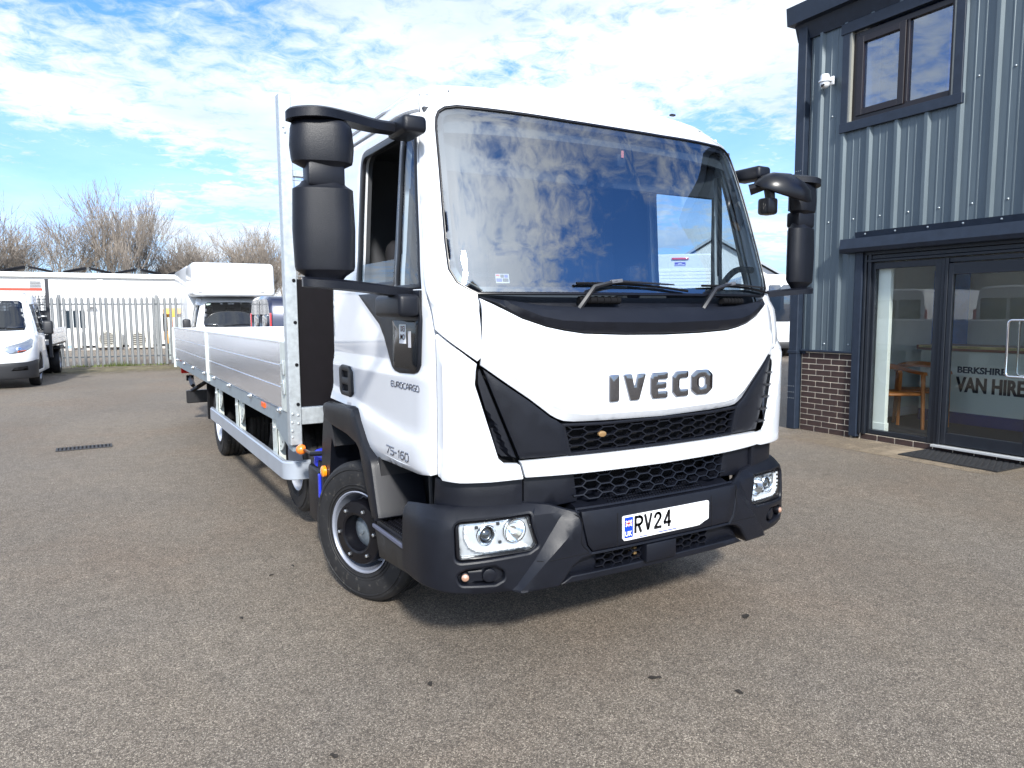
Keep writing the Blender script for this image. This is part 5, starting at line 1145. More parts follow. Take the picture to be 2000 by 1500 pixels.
# keep plain building interior light: sun and sky enter through the panes
# =================================================================== GROUND
def asphalt():
    m=D.materials.new('worn_asphalt'); m.use_nodes=True; n=m.node_tree.nodes; l=m.node_tree.links; b=n['Principled BSDF']
    tc=n.new('ShaderNodeTexCoord'); V=tc.outputs['Object']
    def no(sc,det,ro,dist=0):
        t=n.new('ShaderNodeTexNoise'); t.inputs['Scale'].default_value=sc; t.inputs['Detail'].default_value=det; t.inputs['Roughness'].default_value=ro; t.inputs['Distortion'].default_value=dist; l.new(V,t.inputs['Vector']); return t.outputs['Fac']
    def vo(sc,feat='F1',out_='Distance'):
        t=n.new('ShaderNodeTexVoronoi'); t.feature=feat; t.inputs['Scale'].default_value=sc; l.new(V,t.inputs['Vector']); return t.outputs[out_]
    def ramp(f,pts):
        r=n.new('ShaderNodeValToRGB'); l.new(f,r.inputs[0]); e=r.color_ramp.elements
        while len(e)<len(pts): e.new(.5)
        for k,(p,c) in enumerate(pts): e[k].position=p; e[k].color=(*c,1)
        return r.outputs[0]
    def mix(f,a,b_,bt='MIX'):
        r=n.new('ShaderNodeMixRGB'); r.blend_type=bt
        for i,v in enumerate((f,a,b_)):
            if isinstance(v,(int,float)): r.inputs[i].default_value=v
            elif isinstance(v,tuple): r.inputs[i].default_value=(*v,1)
            else: l.new(v,r.inputs[i])
        return r.outputs[0]
    cell=vo(170,'F1','Color'); sep=n.new('ShaderNodeSeparateColor'); l.new(cell,sep.inputs[0])
    stones=ramp(sep.outputs[0],[(0,(.105,.087,.068)),(.3,(.200,.169,.134)),(.7,(.290,.248,.198)),(1,(.44,.385,.31))])
    gap=ramp(vo(170,'DISTANCE_TO_EDGE'),[(0,(.0,.0,.0)),(.14,(1,1,1))])
    base=mix(gap,(.060,.052,.044),stones)
    fine=ramp(no(260,4,.7),[(.3,(.72,.72,.72)),(.7,(1.3,1.3,1.3))]); base=mix(1.0,base,fine,'MULTIPLY')
    patch=ramp(no(.55,5,.6,.4),[(.35,(1.02,.95,.90)),(.5,(1,.98,.96)),(.68,(.98,.98,.99))]); base=mix(1.0,base,patch,'MULTIPLY')
    wear=ramp(no(.22,6,.62,.8),[(.36,(.90,.90,.90)),(.6,(1.07,1.07,1.06))]); base=mix(1.0,base,wear,'MULTIPLY')
    mid=ramp(no(9,5,.6),[(.3,(.86,.86,.86)),(.7,(1.12,1.12,1.12))]); base=mix(1.0,base,mid,'MULTIPLY')
    l.new(base,b.inputs['Base Color']); b.inputs['Roughness'].default_value=.82; b.inputs['Specular IOR Level'].default_value=.35
    bp=n.new('ShaderNodeBump'); bp.inputs['Strength'].default_value=.85; bp.inputs['Distance'].default_value=.0022
    ad=n.new('ShaderNodeMath'); ad.operation='ADD'; l.new(gap,ad.inputs[0]); l.new(no(180,3,.6),ad.inputs[1]); l.new(ad.outputs[0],bp.inputs['Height']); l.new(bp.outputs[0],b.inputs['Normal'])
    return m
ASP=asphalt()
mb=MB(); xs=[-400,-60,-20,0,20,60,400]
for y in xs:
    for x in xs: mb.v.append((x,y,0))
for j in range(6):
    for i in range(6): mb.f.append((j*7+i,j*7+i+1,(j+1)*7+i+1,(j+1)*7+i))
tag(mb.build('ground',ASP),kind='structure')
# dirt and moss strip by the fence and along the building foot
def patch_mat(name,c1,c2,amt):
    m=D.materials.new(name); m.use_nodes=True; n=m.node_tree.nodes; l=m.node_tree.links; b=n['Principled BSDF']
    tc=n.new('ShaderNodeTexCoord'); t=n.new('ShaderNodeTexNoise'); t.inputs['Scale'].default_value=3; t.inputs['Detail'].default_value=9; t.inputs['Roughness'].default_value=.7; l.new(tc.outputs['Object'],t.inputs['Vector'])
    mx=n.new('ShaderNodeMixRGB'); l.new(t.outputs['Fac'],mx.inputs[0]); mx.inputs[1].default_value=(*c1,1); mx.inputs[2].default_value=(*c2,1); l.new(mx.outputs[0],b.inputs['Base Color']); b.inputs['Roughness'].default_value=.95
    # ragged edge: fade by distance from the strip's middle (generated y) broken up with noise
    sp=n.new('ShaderNodeSeparateXYZ'); l.new(tc.outputs['Generated'],sp.inputs[0])
    def mt(op,a,c,d=None):
        q=n.new('ShaderNodeMath'); q.operation=op
        for i,v in enumerate((a,c,d)):
            if v is None: continue
            if isinstance(v,(int,float)): q.inputs[i].default_value=v
            else: l.new(v,q.inputs[i])
        return q.outputs[0]
    e=mt('SUBTRACT',1.0,mt('MULTIPLY',mt('ABSOLUTE',mt('SUBTRACT',sp.outputs[1],.5),0),2.0)); a=mt('MULTIPLY',mt('ADD',e,mt('MULTIPLY_ADD',t.outputs['Fac'],2.2,-1.35)),amt); a.node.use_clamp=True
    l.new(a,b.inputs['Alpha']); return m
mb=MB(); mb.v=[(-5.5,19.6,.004),(3.5,19.2,.004),(3.5,23.9,.004),(-5.5,24.3,.004)]; mb.f=[(0,1,2,3)]; tag(mb.build('mossy_ground',patch_mat('moss_dirt',(.13,.125,.05),(.20,.16,.11),1.2)),kind='structure')
mb=MB(); q=[OBM@Vector(v) for v in ((-.6,-.75,.004),(4,-.75,.004),(4,.02,.004),(-.6,.02,.004))]; mb.v=q; mb.f=[(0,1,2,3)]; tag(mb.build('dusty_ground',patch_mat('dust_strip',(.22,.17,.11),(.30,.24,.17),1.0)),kind='structure')
# drain grate
DG=thing('drain_grate','narrow black iron drain grate in the asphalt left of the lorry','drain',(-2.345,7.42,0),rad(0))
mb=MB(); mb.box(-.29,.29,-.12,-.10,.002,.012); mb.box(-.29,.29,.10,.12,.002,.012); mb.box(-.29,-.27,-.1,.1,.002,.012); mb.box(.27,.29,-.1,.1,.002,.012); mb.build('frame',mat('iron',(.03,.028,.027),.6,var=.4),DG)
mb=MB(); mb.box(-.27,.27,-.10,.10,.001,.0025); mb.build('pit',BLACKM,DG)
bar=None
for i in range(13):
    x=-.245+.041*i
    if bar is None: mb=MB(); mb.rbox(-.010,.010,-.10,.10,.003,.012,.002,1); bar=mb.build('grate_bar',MATS['iron'],DG); bar.location=(x,0,0)
    else: o=bar.copy(); COL.objects.link(o); o.location=(x,0,0)
# a few dead leaves
LEAF=mat('dead_leaf',(.02,.016,.012),.8)
for (x,y,s) in ((0.0,0,0),):
    pass
random.seed(3)
lv=[(-1.05,.23),(-.20,-.23),(.63,.00),(-1.35,1.9),(-1.62,1.35),(-1.55,-.05),(.02,-.5),(-1.2,2.0)]
for i,(x,y) in enumerate(lv):
    L_=[]; n=9; r=random.uniform(.010,.020)
    for k in range(n): a=2*math.pi*k/n; L_.append((r*math.cos(a)*(1.5+.3*random.random()),r*.7*math.sin(a)*(1+.5*random.random()),.002+.010*random.random()*abs(math.sin(a))))
    mb=MB(); mb.v=[(0,0,.004)]+L_; mb.f=[(0,k+1,(k+1)%n+1) for k in range(n)]
    o=mb.build('dead_leaf',LEAF); o.location=(x,y,0); o.rotation_euler=(0,0,random.random()*6); tag(o,'small dark dead leaf on the asphalt, '+['under the headlight nearest the camera','in front of the bumper centre','in front of the number plate, the largest','left of the front wheel','left of the step, furthest out','nearest the bottom left of the photo','lone one ahead of the bumper','beside the front tyre'][i],'leaf','dead leaves on the asphalt')
# =================================================================== FENCE
FN=thing('palisade_fence','galvanised steel palisade fence with pointed pales at the back of the yard','fence',(-5.2,24.0,0),math.atan2(22.5-24.0,3.6+5.2))
PG=mat('weathered_galvanised',(.21,.22,.225),.6,metal=.1,var=.18,vscale=5,stretch=(1,1,.3))
FL=math.hypot(8.8,1.5); pale=None
for i in range(int(FL/.164)+14):
    x=.1+.164*i
    if pale is None:
        mb=MB(); pf=[(-.042,0),(-.026,-.020),(-.010,-.004),(.010,-.004),(.026,-.020),(.042,0)]
        for z in (.04,2.10): mb.v+=[(a,b,z) for a,b in pf]
        for j in range(5): mb.f.append((j,j+1,6+j+1,6+j))
        tp_=[(-.042,0,2.10),(-.026,-.020,2.17),(-.014,-.004,2.14),(0,-.006,2.25),(.014,-.004,2.14),(.026,-.020,2.17),(.042,0,2.10)]
        mb.add(tp_+[(-.042,0,2.10),(.042,0,2.10)],[(0,1,2,3,4,5,6)])
        k=len(mb.v)
        pale=mb.build('pale',PG,FN); pale.location=(x,-.03,0)
    else:
        o=D.objects.new('pale',pale.data); link(o,FN); o.location=(x,-.03,random.uniform(-.012,.012)); o.rotation_euler=(0,random.uniform(-.008,.008),0)
for z in (.30,1.95):
    mb=MB(); mb.box(0,FL+2.3,-.01,.03,z-.022,z+.022); mb.build('rail',mat('rail_dark',(.07,.08,.09),.5,metal=.2),FN)
for x in (-.2,2.25,4.95,7.7,10.3):
    mb=MB(); mb.rbox(x-.045,x+.045,-.0,.10,0,2.24,.01,1); mb.build('fence_post',PG,FN)
# weeds at the foot
random.seed(5); mb=MB(); fa=FN.rotation_euler[2]
for i in range(2600):
    t=random.random()*11; y=random.gauss(-.12,.12); c=Vector((-5.2,24.0,0))+Vector((math.cos(fa)*t-math.sin(fa)*y,math.sin(fa)*t+math.cos(fa)*y,0)); 
    dens=.5+.5*math.sin(t*2.1)+.3*math.sin(t*5.3)
    if random.random()>dens: continue
    h=random.uniform(.03,.16)*(.5+dens*.6); a=random.random()*6.28; w=.012; dx,dy=math.cos(a)*w,math.sin(a)*w; lx,ly=random.gauss(0,.04),random.gauss(0,.04)
    mb.add([c+Vector((dx,dy,0)),c-Vector((dx,dy,0)),c+Vector((lx,ly,h))],[(0,1,2)])
tag(mb.build('weeds',mat('weed_green',(.10,.13,.03),.8,var=.5,vscale=2)),kind='stuff')
# =================================================================== WHITE BUILDING BEHIND THE FENCE
WB=thing('white_office_block','long low white flat-roofed building with solar panels behind the fence','building',(-1.8,36.4,0),rad(-1.2))
WW=mat('white_render',(.68,.68,.67),.7,var=.03,vscale=2); WG=mat('white_trim',(.74,.75,.74),.5)
mb=MB(); mb.box(-14,5.6,0,10,0,3.34); mb.build('wall',WW,WB)
mb=MB(); mb.rbox(-14.1,5.7,-.16,.10,3.36,3.57,.01,1); mb.box(-14,5.6,-.03,.0,3.28,3.36); mb.build('fascia',WG,WB)
mb=MB(); mb.box(-14,5.6,.1,10,3.34,3.50); mb.build('roof',mat('roof_felt',(.25,.25,.26),.8),WB)
mb=MB(); mb.rbox(.02,.26,-.06,.0,0,3.3,.01,1); mb.build('pier',WW,WB)
mb=MB(); mb.box(-14,5.6,-.30,-.02,-.0,.10); mb.build('kerb',mat('kerb_pale',(.5,.46,.42),.8),WB)
mb=MB(); mb.box(-14,5.6,-.02,-.004,.10,.20); mb.build('base_course',BLACK2,WB)
for k in range(5):
    mb=MB(); mb.rbox(-2.62,-2.2,-.05,-.01,2.86+.07*k,2.895+.07*k,.004,1); mb.build('vent_slat',mat('vent_grey',(.35,.36,.37),.6),WB)
WD=empty('window',WB,(0,0,0))
mb=MB(); mb.box(-1.30,-.55,-.02,-.005,1.03,1.82); mb.build('glazing',mat('far_window_glass',(.02,.03,.04),.08,spec=.8),WD)
for x in (-1.33,-1.06,-.80,-.55):
    mb=MB(); mb.rbox(x,x+.035,-.04,-.0,1.0,1.84,.003,1); mb.build('window_bar',WG,WD)
mb=MB(); mb.rbox(-1.55,-.42,-.05,.0,1.84,1.90,.003,1); mb.build('lintel',mat('lintel_grey',(.45,.45,.45),.6),WD)
mb=MB(); mb.rbox(-.42,-.10,-.30,-.02,2.0,2.04,.003,1); mb.tube([(-.38,-.28,2.0),(-.34,-.28,1.86),(-.12,-.28,1.86),(-.1,-.28,2.0)],.012,5); mb.build('wall_bracket',mat('lintel_grey',(.45,.45,.45),.6),WB)
for x in (-1.22,.52):
    mb=MB(); mb.rbox(x-.07,x+.07,-.12,-.01,.0,1.0,.01,1); mb.build('drain_pipe',WG,WB); mb=MB(); mb.rbox(x-.10,x+.08,-.14,-.01,.0,.24,.01,1); mb.build('pipe_foot',mat('blue_grey_plastic',(.25,.36,.50),.5),WB)
ACG='air conditioning units by the white building'
def ac(label,x,z=.12):
    t=thing('air_conditioning_unit',label,'air conditioner',(x,35.95,0),rad(-1.2),ACG)
    mb=MB(); mb.rbox(-.52,.52,-.16,.16,z,z+.80,.02,2); mb.build('casing',mat('ac_beige',(.66,.63,.55),.5),t,True)
    mb=MB(); mb.lathe([(.33,0),(.33,-.012),(.31,-.014)],28,Matrix.Translation((-.10,-.16,z+.40))@Matrix.Rotation(rad(90),4,'Z')); mb.build('fan_ring',mat('ac_ring',(.35,.33,.28),.5),t,True)
    mb=MB(); mb.lathe([(.32,0),(0,0)],28,Matrix.Translation((-.10,-.163,z+.40))@Matrix.Rotation(rad(90),4,'Z')); mb.build('fan_recess',mat('ac_dark',(.09,.085,.07),.6),t)
    for k in range(7):
        zz_=z+.40-.27+.09*k; w=math.sqrt(max(.001,.31**2-(zz_-z-.40)**2)); mb=MB(); mb.rbox(-.10-w,-.10+w,-.178,-.168,zz_-.011,zz_+.011,.003,1); mb.build('fan_guard_slat',MATS['ac_beige'],t)
    for xx in (-.32,.32):
        mb=MB(); mb.rbox(xx-.03,xx+.03,-.16,.16,0,z,.004,1); mb.build('foot',BLACK2,t)
    return t
ac('larger beige air conditioning unit with round fan grille behind the middle of the fence',-1.42,.12); ac('air conditioning unit further right, beside the steel gate panel',-.12,.06)
mb=MB(); mb.rbox(-.22,.22,-.1,.1,.12,1.05,.02,2); o=mb.build('meter_cupboard',mat('cupboard_cream',(.74,.70,.62),.6),None,True); o.location=(-2.75,36.05,0); tag(o,'tall cream wall cupboard under the dark window behind the fence','cabinet')
# palisade gate panel in front of the building
GP=thing('steel_gate','pale galvanised steel gate panel standing behind the right end of the fence','gate',(.55,24.9,0),rad(-8))
for i in range(6):
    mb=MB(); mb.rbox(-.42+.165*i,-.42+.165*i+.12,-.02,.0,.05,1.52,.005,1); mb.build('gate_board',mat('gate_pale',(.55,.60,.58),.5,metal=.2),GP)
for z in (.40,.98,1.50):
    mb=MB(); mb.rbox(-.46,.54,.0,.04,z-.02,z+.02,.004,1); mb.build('gate_rail',PG,GP)
mb=MB(); mb.rbox(.03,.08,-.06,-.02,.2,1.32,.006,1); mb.build('gate_bolt',mat('bolt_grey',(.28,.31,.32),.5),GP)
# solar panels
PVM=mat('solar_panel_dark',(.004,.005,.010),.5,spec=.2)
for k,x in enumerate((-6.9,-4.5,-2.12,.0,2.3)):
    t=thing('solar_panel_pair',['pair of dark solar panels on the white roof, %s'%w for w in ('leftmost, beside the dark evergreen','second, left of the tall tree','in the middle, under the tall tree','fourth, right of the tall tree','rightmost, next to the van body')][k],'solar panel',(x,37.2,3.5),rad(-1.2),'solar panels on the white roof')
    for sg in (-1,1):
        Mx=Matrix.Translation((sg*.52,0,.25))@Matrix.Rotation(sg*rad(13),4,'Y'); mb=MB(); mb.box(-.47,.47,-.6,1.1,-.02,.02,Mx); mb.build('solar_panel',PVM,t)
    mb=MB(); mb.tube([(-.05,-.55,0),(0,-.55,.36)],.012,4); mb.tube([(.08,-.55,0),(.04,-.55,.36)],.012,4); mb.tube([(-.1,-.55,.1),(.12,-.55,.34)],.010,4); mb.build('bracket',SCR,t)
# =================================================================== far sheds
def shed(label,x,y,w,dp_,eh,rh,rz=0,skew=.5,wall=(.62,.64,.66),roofc=(.33,.37,.42)):
    t=thing('industrial_shed',label,'building',(x,y,0),rz); 
    mb=MB(); pts=[(-w/2,0),(w/2,0),(w/2,eh),(-w/2+w*skew,rh),(-w/2,eh)]; mb.prism(pts,lambda u,v,w_:(u,w_,v),(0,dp_)); mb.build('wall',mat('shed_wall_%d'%int(x),wall,.6),t)
    for a,b in (((-w/2-.3,eh-.05),(-w/2+w*skew,rh+.12)),((-w/2+w*skew,rh+.12),(w/2+.3,eh-.05))):
        mb=MB(); mb.prism([a,b,(b[0],b[1]+.18),(a[0],a[1]+.18)],lambda u,v,w_:(u,w_,v),(-.4,dp_+.4)); rf=mb.build('roof',mat('shed_roof',roofc,.45,metal=.2),t)
    return t
shed('grey roofed industrial shed rising behind the white van body',21,70,24,30,5.0,8.6,rad(-6))
shed('grey roofed shed seen through the windscreen beyond the white box body',35.6,33.6,10.5,24,3.4,6.6,rad(-47))
shed('long pale shed across the yard on the left, reflected in the office glass',-30,26,40,14,4.5,6.5,rad(80),wall=(.5,.5,.48))
# =================================================================== TREES
BARK=mat('bare_branch_bark',(.24,.205,.17),.9,var=.4,vscale=.6); BARK2=mat('mossy_trunk_bark',(.16,.145,.06),.9,var=.4,vscale=.8)
def bare_tree(seed,H_,spread,n0=5,up=.55,lev=6,trunk=.16,mul=1.0):
    rnd_=random.Random(seed); mbt=MB(); mbc=MB()
    def seg(mb,a,b,ra,rb,n):
        t=(b-a).normalized(); s=t.cross(Vector((.3,.2,.9))).normalized(); u=t.cross(s); k=len(mb.v)
        for c,r in ((a,ra),(b,rb)):
            for i in range(n):
                th=2*math.pi*i/n; mb.v.append(tuple(c+(s*math.cos(th)+u*math.sin(th))*r))
        for i in range(n): mb.f.append((k+i,k+(i+1)%n,k+n+(i+1)%n,k+n+i))
    def grow(p,d,L,r,lv):
        steps=3 if lv>1 else 2; mb=mbt if lv>=lev-1 else mbc
        for i in range(steps):
            d2_=(d+Vector((rnd_.gauss(0,.13),rnd_.gauss(0,.13),rnd_.gauss(.05,.08)))).normalized(); q=p+d2_*L/steps; r2_=r*(.86 if lv>0 else .6)
            seg(mb,p,q,max(r,.009),max(r2_,.006),6 if lv>=lev-1 else (4 if lv>2 else 3)); p,d,r=q,d2_,r2_
            if lv>0 and (i>0 or lv<lev-1):
                for _ in range(rnd_.choice((1,1,2)) if lv not in (3,4) else 1):
                    ax=Vector((rnd_.gauss(0,1),rnd_.gauss(0,1),rnd_.gauss(0,.4))).normalized(); nd=(d*1.0+ax*rnd_.uniform(.45,.95)*spread).normalized(); nd.z=max(nd.z,-.05)+up*.25; nd.normalize()
                    grow(p,nd,L*rnd_.uniform(.58,.80),r*rnd_.uniform(.5,.7),lv-1)
        if lv>0: grow(p,(d+Vector((rnd_.gauss(0,.15),rnd_.gauss(0,.15),.1))).normalized(),L*.78,r*.8,lv-1)
    for i in range(n0):
        a=2*math.pi*i/n0+rnd_.random(); d=Vector((math.cos(a)*spread*.55,math.sin(a)*spread*.55,1)).normalized()
        grow(Vector((math.cos(a)*.15,math.sin(a)*.15,0)),d,H_*.30,trunk*rnd_.uniform(.5,.9),lev-1)
    return mbt,mbc
treeM=[]
for sd,H_,sp_c,n0,up in ((11,8.0,1.0,4,.5),(5,9.5,.62,4,.9),(8,7.2,.85,5,.6)):
    t,c=bare_tree(sd,H_,sp_c,n0,up,6)
    def mk(mb,nm,m):
        me=D.meshes.new(nm); me.from_pydata(mb.v,[],mb.f); me.materials.append(m); return me
    zmax=max(v[2] for v in c.v); treeM.append((mk(t,'trunk',BARK2),mk(c,'crown',BARK),zmax)); print('TREE',len(t.f),len(c.f),zmax)
TG='bare trees beyond the white building'
TL=[(-5.2,51.5,0,9.2,'broad bare tree on the far left above the white roof'),(-.3,50,1,10.2,'tallest bare tree with upright branches in the middle of the left skyline'),(3.3,52,2,7.4,'low spreading bare tree left of the white van body'),(5.6,50,0,7.9,'bare tree above the left half of the white van body'),(8.3,49,2,8.1,'bare tree behind the lorry headboard post'),(-9.0,50,2,8.6,'bare tree at the left edge of the picture'),
    (20.2,31.5,1,6.6,'bare tree seen through the lorry windscreen')]
for i,(x,y,k,h,lb) in enumerate(TL):
    t=thing('bare_tree',lb,'tree',(x,y,0),i*1.3,TG); sc=h/treeM[k][2]; t.scale=(sc*1.0,sc*1.0,sc)
    for me,nm in ((treeM[k][0],'trunk'),(treeM[k][1],'crown')): link(D.objects.new(nm,me),t)
def bush(name,label,loc,rx,rz_,n,col,seed):
    r=random.Random(seed); t=thing(name,label,'shrub',loc); mb=MB()
    for i in range(n):
        while True:
            p=Vector((r.uniform(-1,1),r.uniform(-1,1),r.uniform(-1,1)))
            if .25<p.length<1 : break
        p=Vector((p.x*rx*(1+.2*math.sin(p.z*7)),p.y*rx,rz_+p.z*rz_)); a=Vector((r.gauss(0,1),r.gauss(0,1),r.gauss(0,1))).normalized()*.09; b=a.cross(Vector((r.random(),r.random(),r.random()))).normalized()*.06
        mb.add([p-a,p+b,p+a,p-b],[(0,1,2,3)])
    mb.build('foliage',mat('evergreen_%s'%name,col,.8,var=.5,vscale=1.5),t); mb=MB(); mb.tube([(0,0,0),(0,0,rz_*1.5)],.08,6); mb.build('stem',BARK,t)
bush('evergreen_shrub','dark evergreen shrub at the left edge above the white roof',(-7.75,48,0),1.2,2.65,4200,(.035,.05,.02),1)
bush('evergreen_shrub','small green ivy clump left of centre above the white van body',(5.6,47,0),.7,2.2,2200,(.05,.06,.02),2)
bush('evergreen_shrub','small green ivy clump right of centre above the white van body',(7.0,47,0),.55,2.15,1600,(.05,.065,.02),3)
# =================================================================== OTHER VEHICLES
VAN=Outline([(0,0),(.35,.015),(.62,.06),(.80,.14),(.92,.26),(.985,.42),(1.0,.56),(1.0,.75),(1.0,1.0),(1.0,1.4),(1.0,2.0),(1.0,2.8)],
 [(.1,.97),(.5,1),(1.0,1),(1.15,.985),(1.3,.955),(1.6,.90),(1.95,.835),(2.05,.80),(2.12,.72)],
 [(.1,.06),(.3,.0),(.7,-.01),(.88,.02),(.98,.08),(1.08,.22),(1.16,.42),(1.24,.60),(1.32,.70),(1.9,1.22),(1.98,1.34),(2.05,1.52),(2.10,1.75)])
def vsy(y,z): return VAN.L[-1]-VAN.p[-1][1]+y-interp(z,VAN.y0)
BUMPM=mat('van_bumper_grey',(.018,.019,.022),.5)
HLG=mat('van_headlamp',(.35,.38,.42),.12,metal=.7,spec=1)
VGL=mat('van_window_dark',(.012,.02,.035),.05,spec=1,coat=1)
def van_cab(T,body,roof=True,hood=True):
    P=lambda nm,poly,m,**k: panel(nm,VAN,ccw(poly),m,T,**k)
    ws=[(-.80,1.27),(0,1.25),(.80,1.27),(.845,1.36),(.80,1.90),(.74,1.94),(0,1.955),(-.74,1.94),(-.80,1.90),(-.845,1.36)]
    gr=[(-.30,.60),(.30,.60),(.37,.76),(.33,.90),(.24,.93),(-.24,.93),(-.33,.90),(-.37,.76)]
    hlp=[(.44,.86),(.56,.76),(.80,.79),(1.03,.90),(1.06,1.06),(.98,1.10),(.80,1.02),(.50,.93)]
    fr=[(-1.25,.63),(-.85,.58),(0,.55),(.85,.58),(1.25,.63),(1.25,1.10),(1.10,1.20),(.92,1.235),(0,1.225),(-.92,1.235),(-1.10,1.20),(-1.25,1.10)]
    P('bonnet',fr,body,holes=[ccw(gr),ccw(hlp),ccw(mir(hlp))],thick=.02,bev=.006,grid=.08,dens=.05)
    g=P('grille',inset(ccw(gr),.004),BUMPM,off=-.015,thick=.02,bev=.003,grid=.1)
    for k in range(4): panel('grille_bar',VAN,[(-.30,.64+.07*k),(.30,.64+.07*k),(.30,.66+.07*k),(-.30,.66+.07*k)],mat('grille_bar_grey',(.05,.05,.055),.35),g,off=.002,thick=.01,bev=0)
    panel('grille_badge',VAN,arc(0,.80,.075,.035,20),mat('badge_dark',(.03,.035,.06),.2),g,off=.012,thick=.02,bev=.003,grid=.05)
    for h in (hlp,mir(hlp)):
        q=P('headlight',inset(ccw(h),.004),HLG,off=-.004,thick=.02,bev=.003,grid=.06)
        s=1 if h is hlp else -1
        panel('reflector',VAN,arc(s*.72,.88,.05,.042,16),CHROME,q,off=.0,thick=.01,bev=.002,grid=.05)
        panel('indicator',VAN,[(s*.78-.08,.80),(s*.78+.08,.82),(s*.78+.08,.845),(s*.78-.08,.83)],ORANGE,q,off=.0,thick=.005,bev=0)
    bp=[(-1.3,.22),(1.3,.22),(1.3,.62),(.85,.572),(0,.542),(-.85,.572),(-1.3,.62)]
    P('bumper',bp,BUMPM,off=.012,thick=.04,bev=.012,grid=.1,dens=.05)
    for s in (-1,1): P('fog_pocket',[(s*.72-.16,.40),(s*.72+.16,.41),(s*.72+.15,.50),(s*.72-.1,.47)],BLACKM,off=.016,thick=.01,bev=0)
    P('bonnet_gap',[(-.9,1.20),(.9,1.20),(.9,1.3),(-.9,1.3)],BLACKM,off=-.03,thick=.01,bev=0)
    su=[(-1.12,1.20),(-.92,1.245),(0,1.235),(.92,1.245),(1.12,1.20),(1.02,1.60),(.94,1.92),(.90,2.08),(0,2.10),(-.90,2.08),(-.94,1.92),(-1.02,1.60)]
    P('windscreen_surround',su,body,holes=[ccw(ws)],thick=.02,bev=.004,grid=.08,dens=.05)
    wsn=P('windscreen',inset(ccw(ws),.003),GL_DARK,off=-.004,thick=.001,bev=0,grid=.08)
    panel('screen_border',VAN,inset(ccw(ws),.004),BLACK2,wsn,holes=[inset(ccw(ws),.045)],off=-.010,thick=.001,bev=0,grid=.08)
    mb=MB(); mb.tube([VAN.S(-.30+.9*i/8,1.275+.05*math.sin(i/8*2.6),.012) for i in range(9)],.007,5); mb.build('wiper',BLACKM,T)
    for s in (-1,1):
        dpoly=[(s*1.25,.30),(s*1.25,1.09),(s*1.13,1.19),(s*1.035,1.58),(s*.955,1.92),(s*.915,2.07),(s*vsy(2.45,2.07),2.07),(s*vsy(2.45,.30),.30)]
        win=[(s*vsy(1.02,1.22),1.22),(s*vsy(1.42,1.86),1.86),(s*vsy(2.2,1.90),1.90),(s*vsy(2.25,1.18),1.18)]
        arc_=[(s*vsy(.98+.43*math.cos(rad(a)),.36+.43*math.sin(rad(a))),.36+.43*math.sin(rad(a))) for a in range(200,-21,-20)]
        dp2=[p for p in dpoly if p[1]>.35]; 
        sd=P('side_panel',dpoly,body,holes=[ccw(win),ccw([q for q in [(s*vsy(1.0+.41*math.cos(rad(a)),.37+.41*math.sin(rad(a))),max(.31,.37+.41*math.sin(rad(a)))) for a in range(0,181,15)]])],thick=.02,bev=.003,grid=.12,dens=.06)
        panel('side_window',VAN,inset(ccw(win),.003),GL_DARK,sd,off=-.004,thick=.001,bev=0,grid=.2)
        mb=MB(); mb.rbox(*sorted((s*.96,s*1.16)),1.12,1.18,1.20,1.25,.015,2); mb.rbox(*sorted((s*1.07,s*1.27)),1.05,1.16,1.16,1.48,.05,3); mb.build('door_mirror',BUMPM,T,True)
        mb=MB(); mb.rbox(*sorted((s*.70,s*.98)),.62,1.40,.25,.80,.02,1); mb.build('wheel_well',BLACKM,T)
    if roof:
        mb=MB(); r_=[VAN.S(-.92+1.84*i/20,2.075) for i in range(21)]
        mb.v=r_+[(p[0]*.97,p[1]+.12,2.13) for p in r_]+[(p[0]*.95,2.46,2.16) for p in r_]
        for j in range(2):
            for i in range(20): mb.f.append((j*21+i,j*21+i+1,(j+1)*21+i+1,(j+1)*21+i))
        mb.build('roof',body,T,True)
    mb=MB(); mb.box(-.9,.9,.5,2.3,.35,1.05); mb.rbox(-.78,.78,.75,1.05,1.0,1.24,.04,2); mb.build('cab_floor',BLACKM,T)
    for x in (-.55,.05,.45):
        mb=MB(); mb.rbox(x-.22,x+.22,1.65,1.85,1.0,1.62,.06,2); mb.rbox(x-.11,x+.11,1.68,1.80,1.62,1.82,.04,2); mb.build('seat',SEATM,T,True)
def small_wheel(T,x,y,R_=.35,dark=False,w=.21):
    s=-1 if x<0 else 1; W_=empty('wheel',T,(x,y,R_),0 if s<0 else math.pi)
    mb=MB(); h=w/2; mb.lathe([(R_*.60,-h*.9),(R_*.8,-h),(R_-.02,-h*.95),(R_,-h*.7),(R_,h*.7),(R_-.02,h),(R_*.6,h*.9)],36); mb.build('tyre',RUBBER,W_,True)
    mb=MB(); mb.lathe([(R_*.60,-h*.9),(R_*.56,-h*.6),(R_*.5,-h*.3),(R_*.3,-h*.5),(R_*.22,-h*.9),(0,-h*.95)],30); mb.build('rim',mat('steel_rim',(.35,.36,.38),.4,metal=.6),W_,True)
    return W_
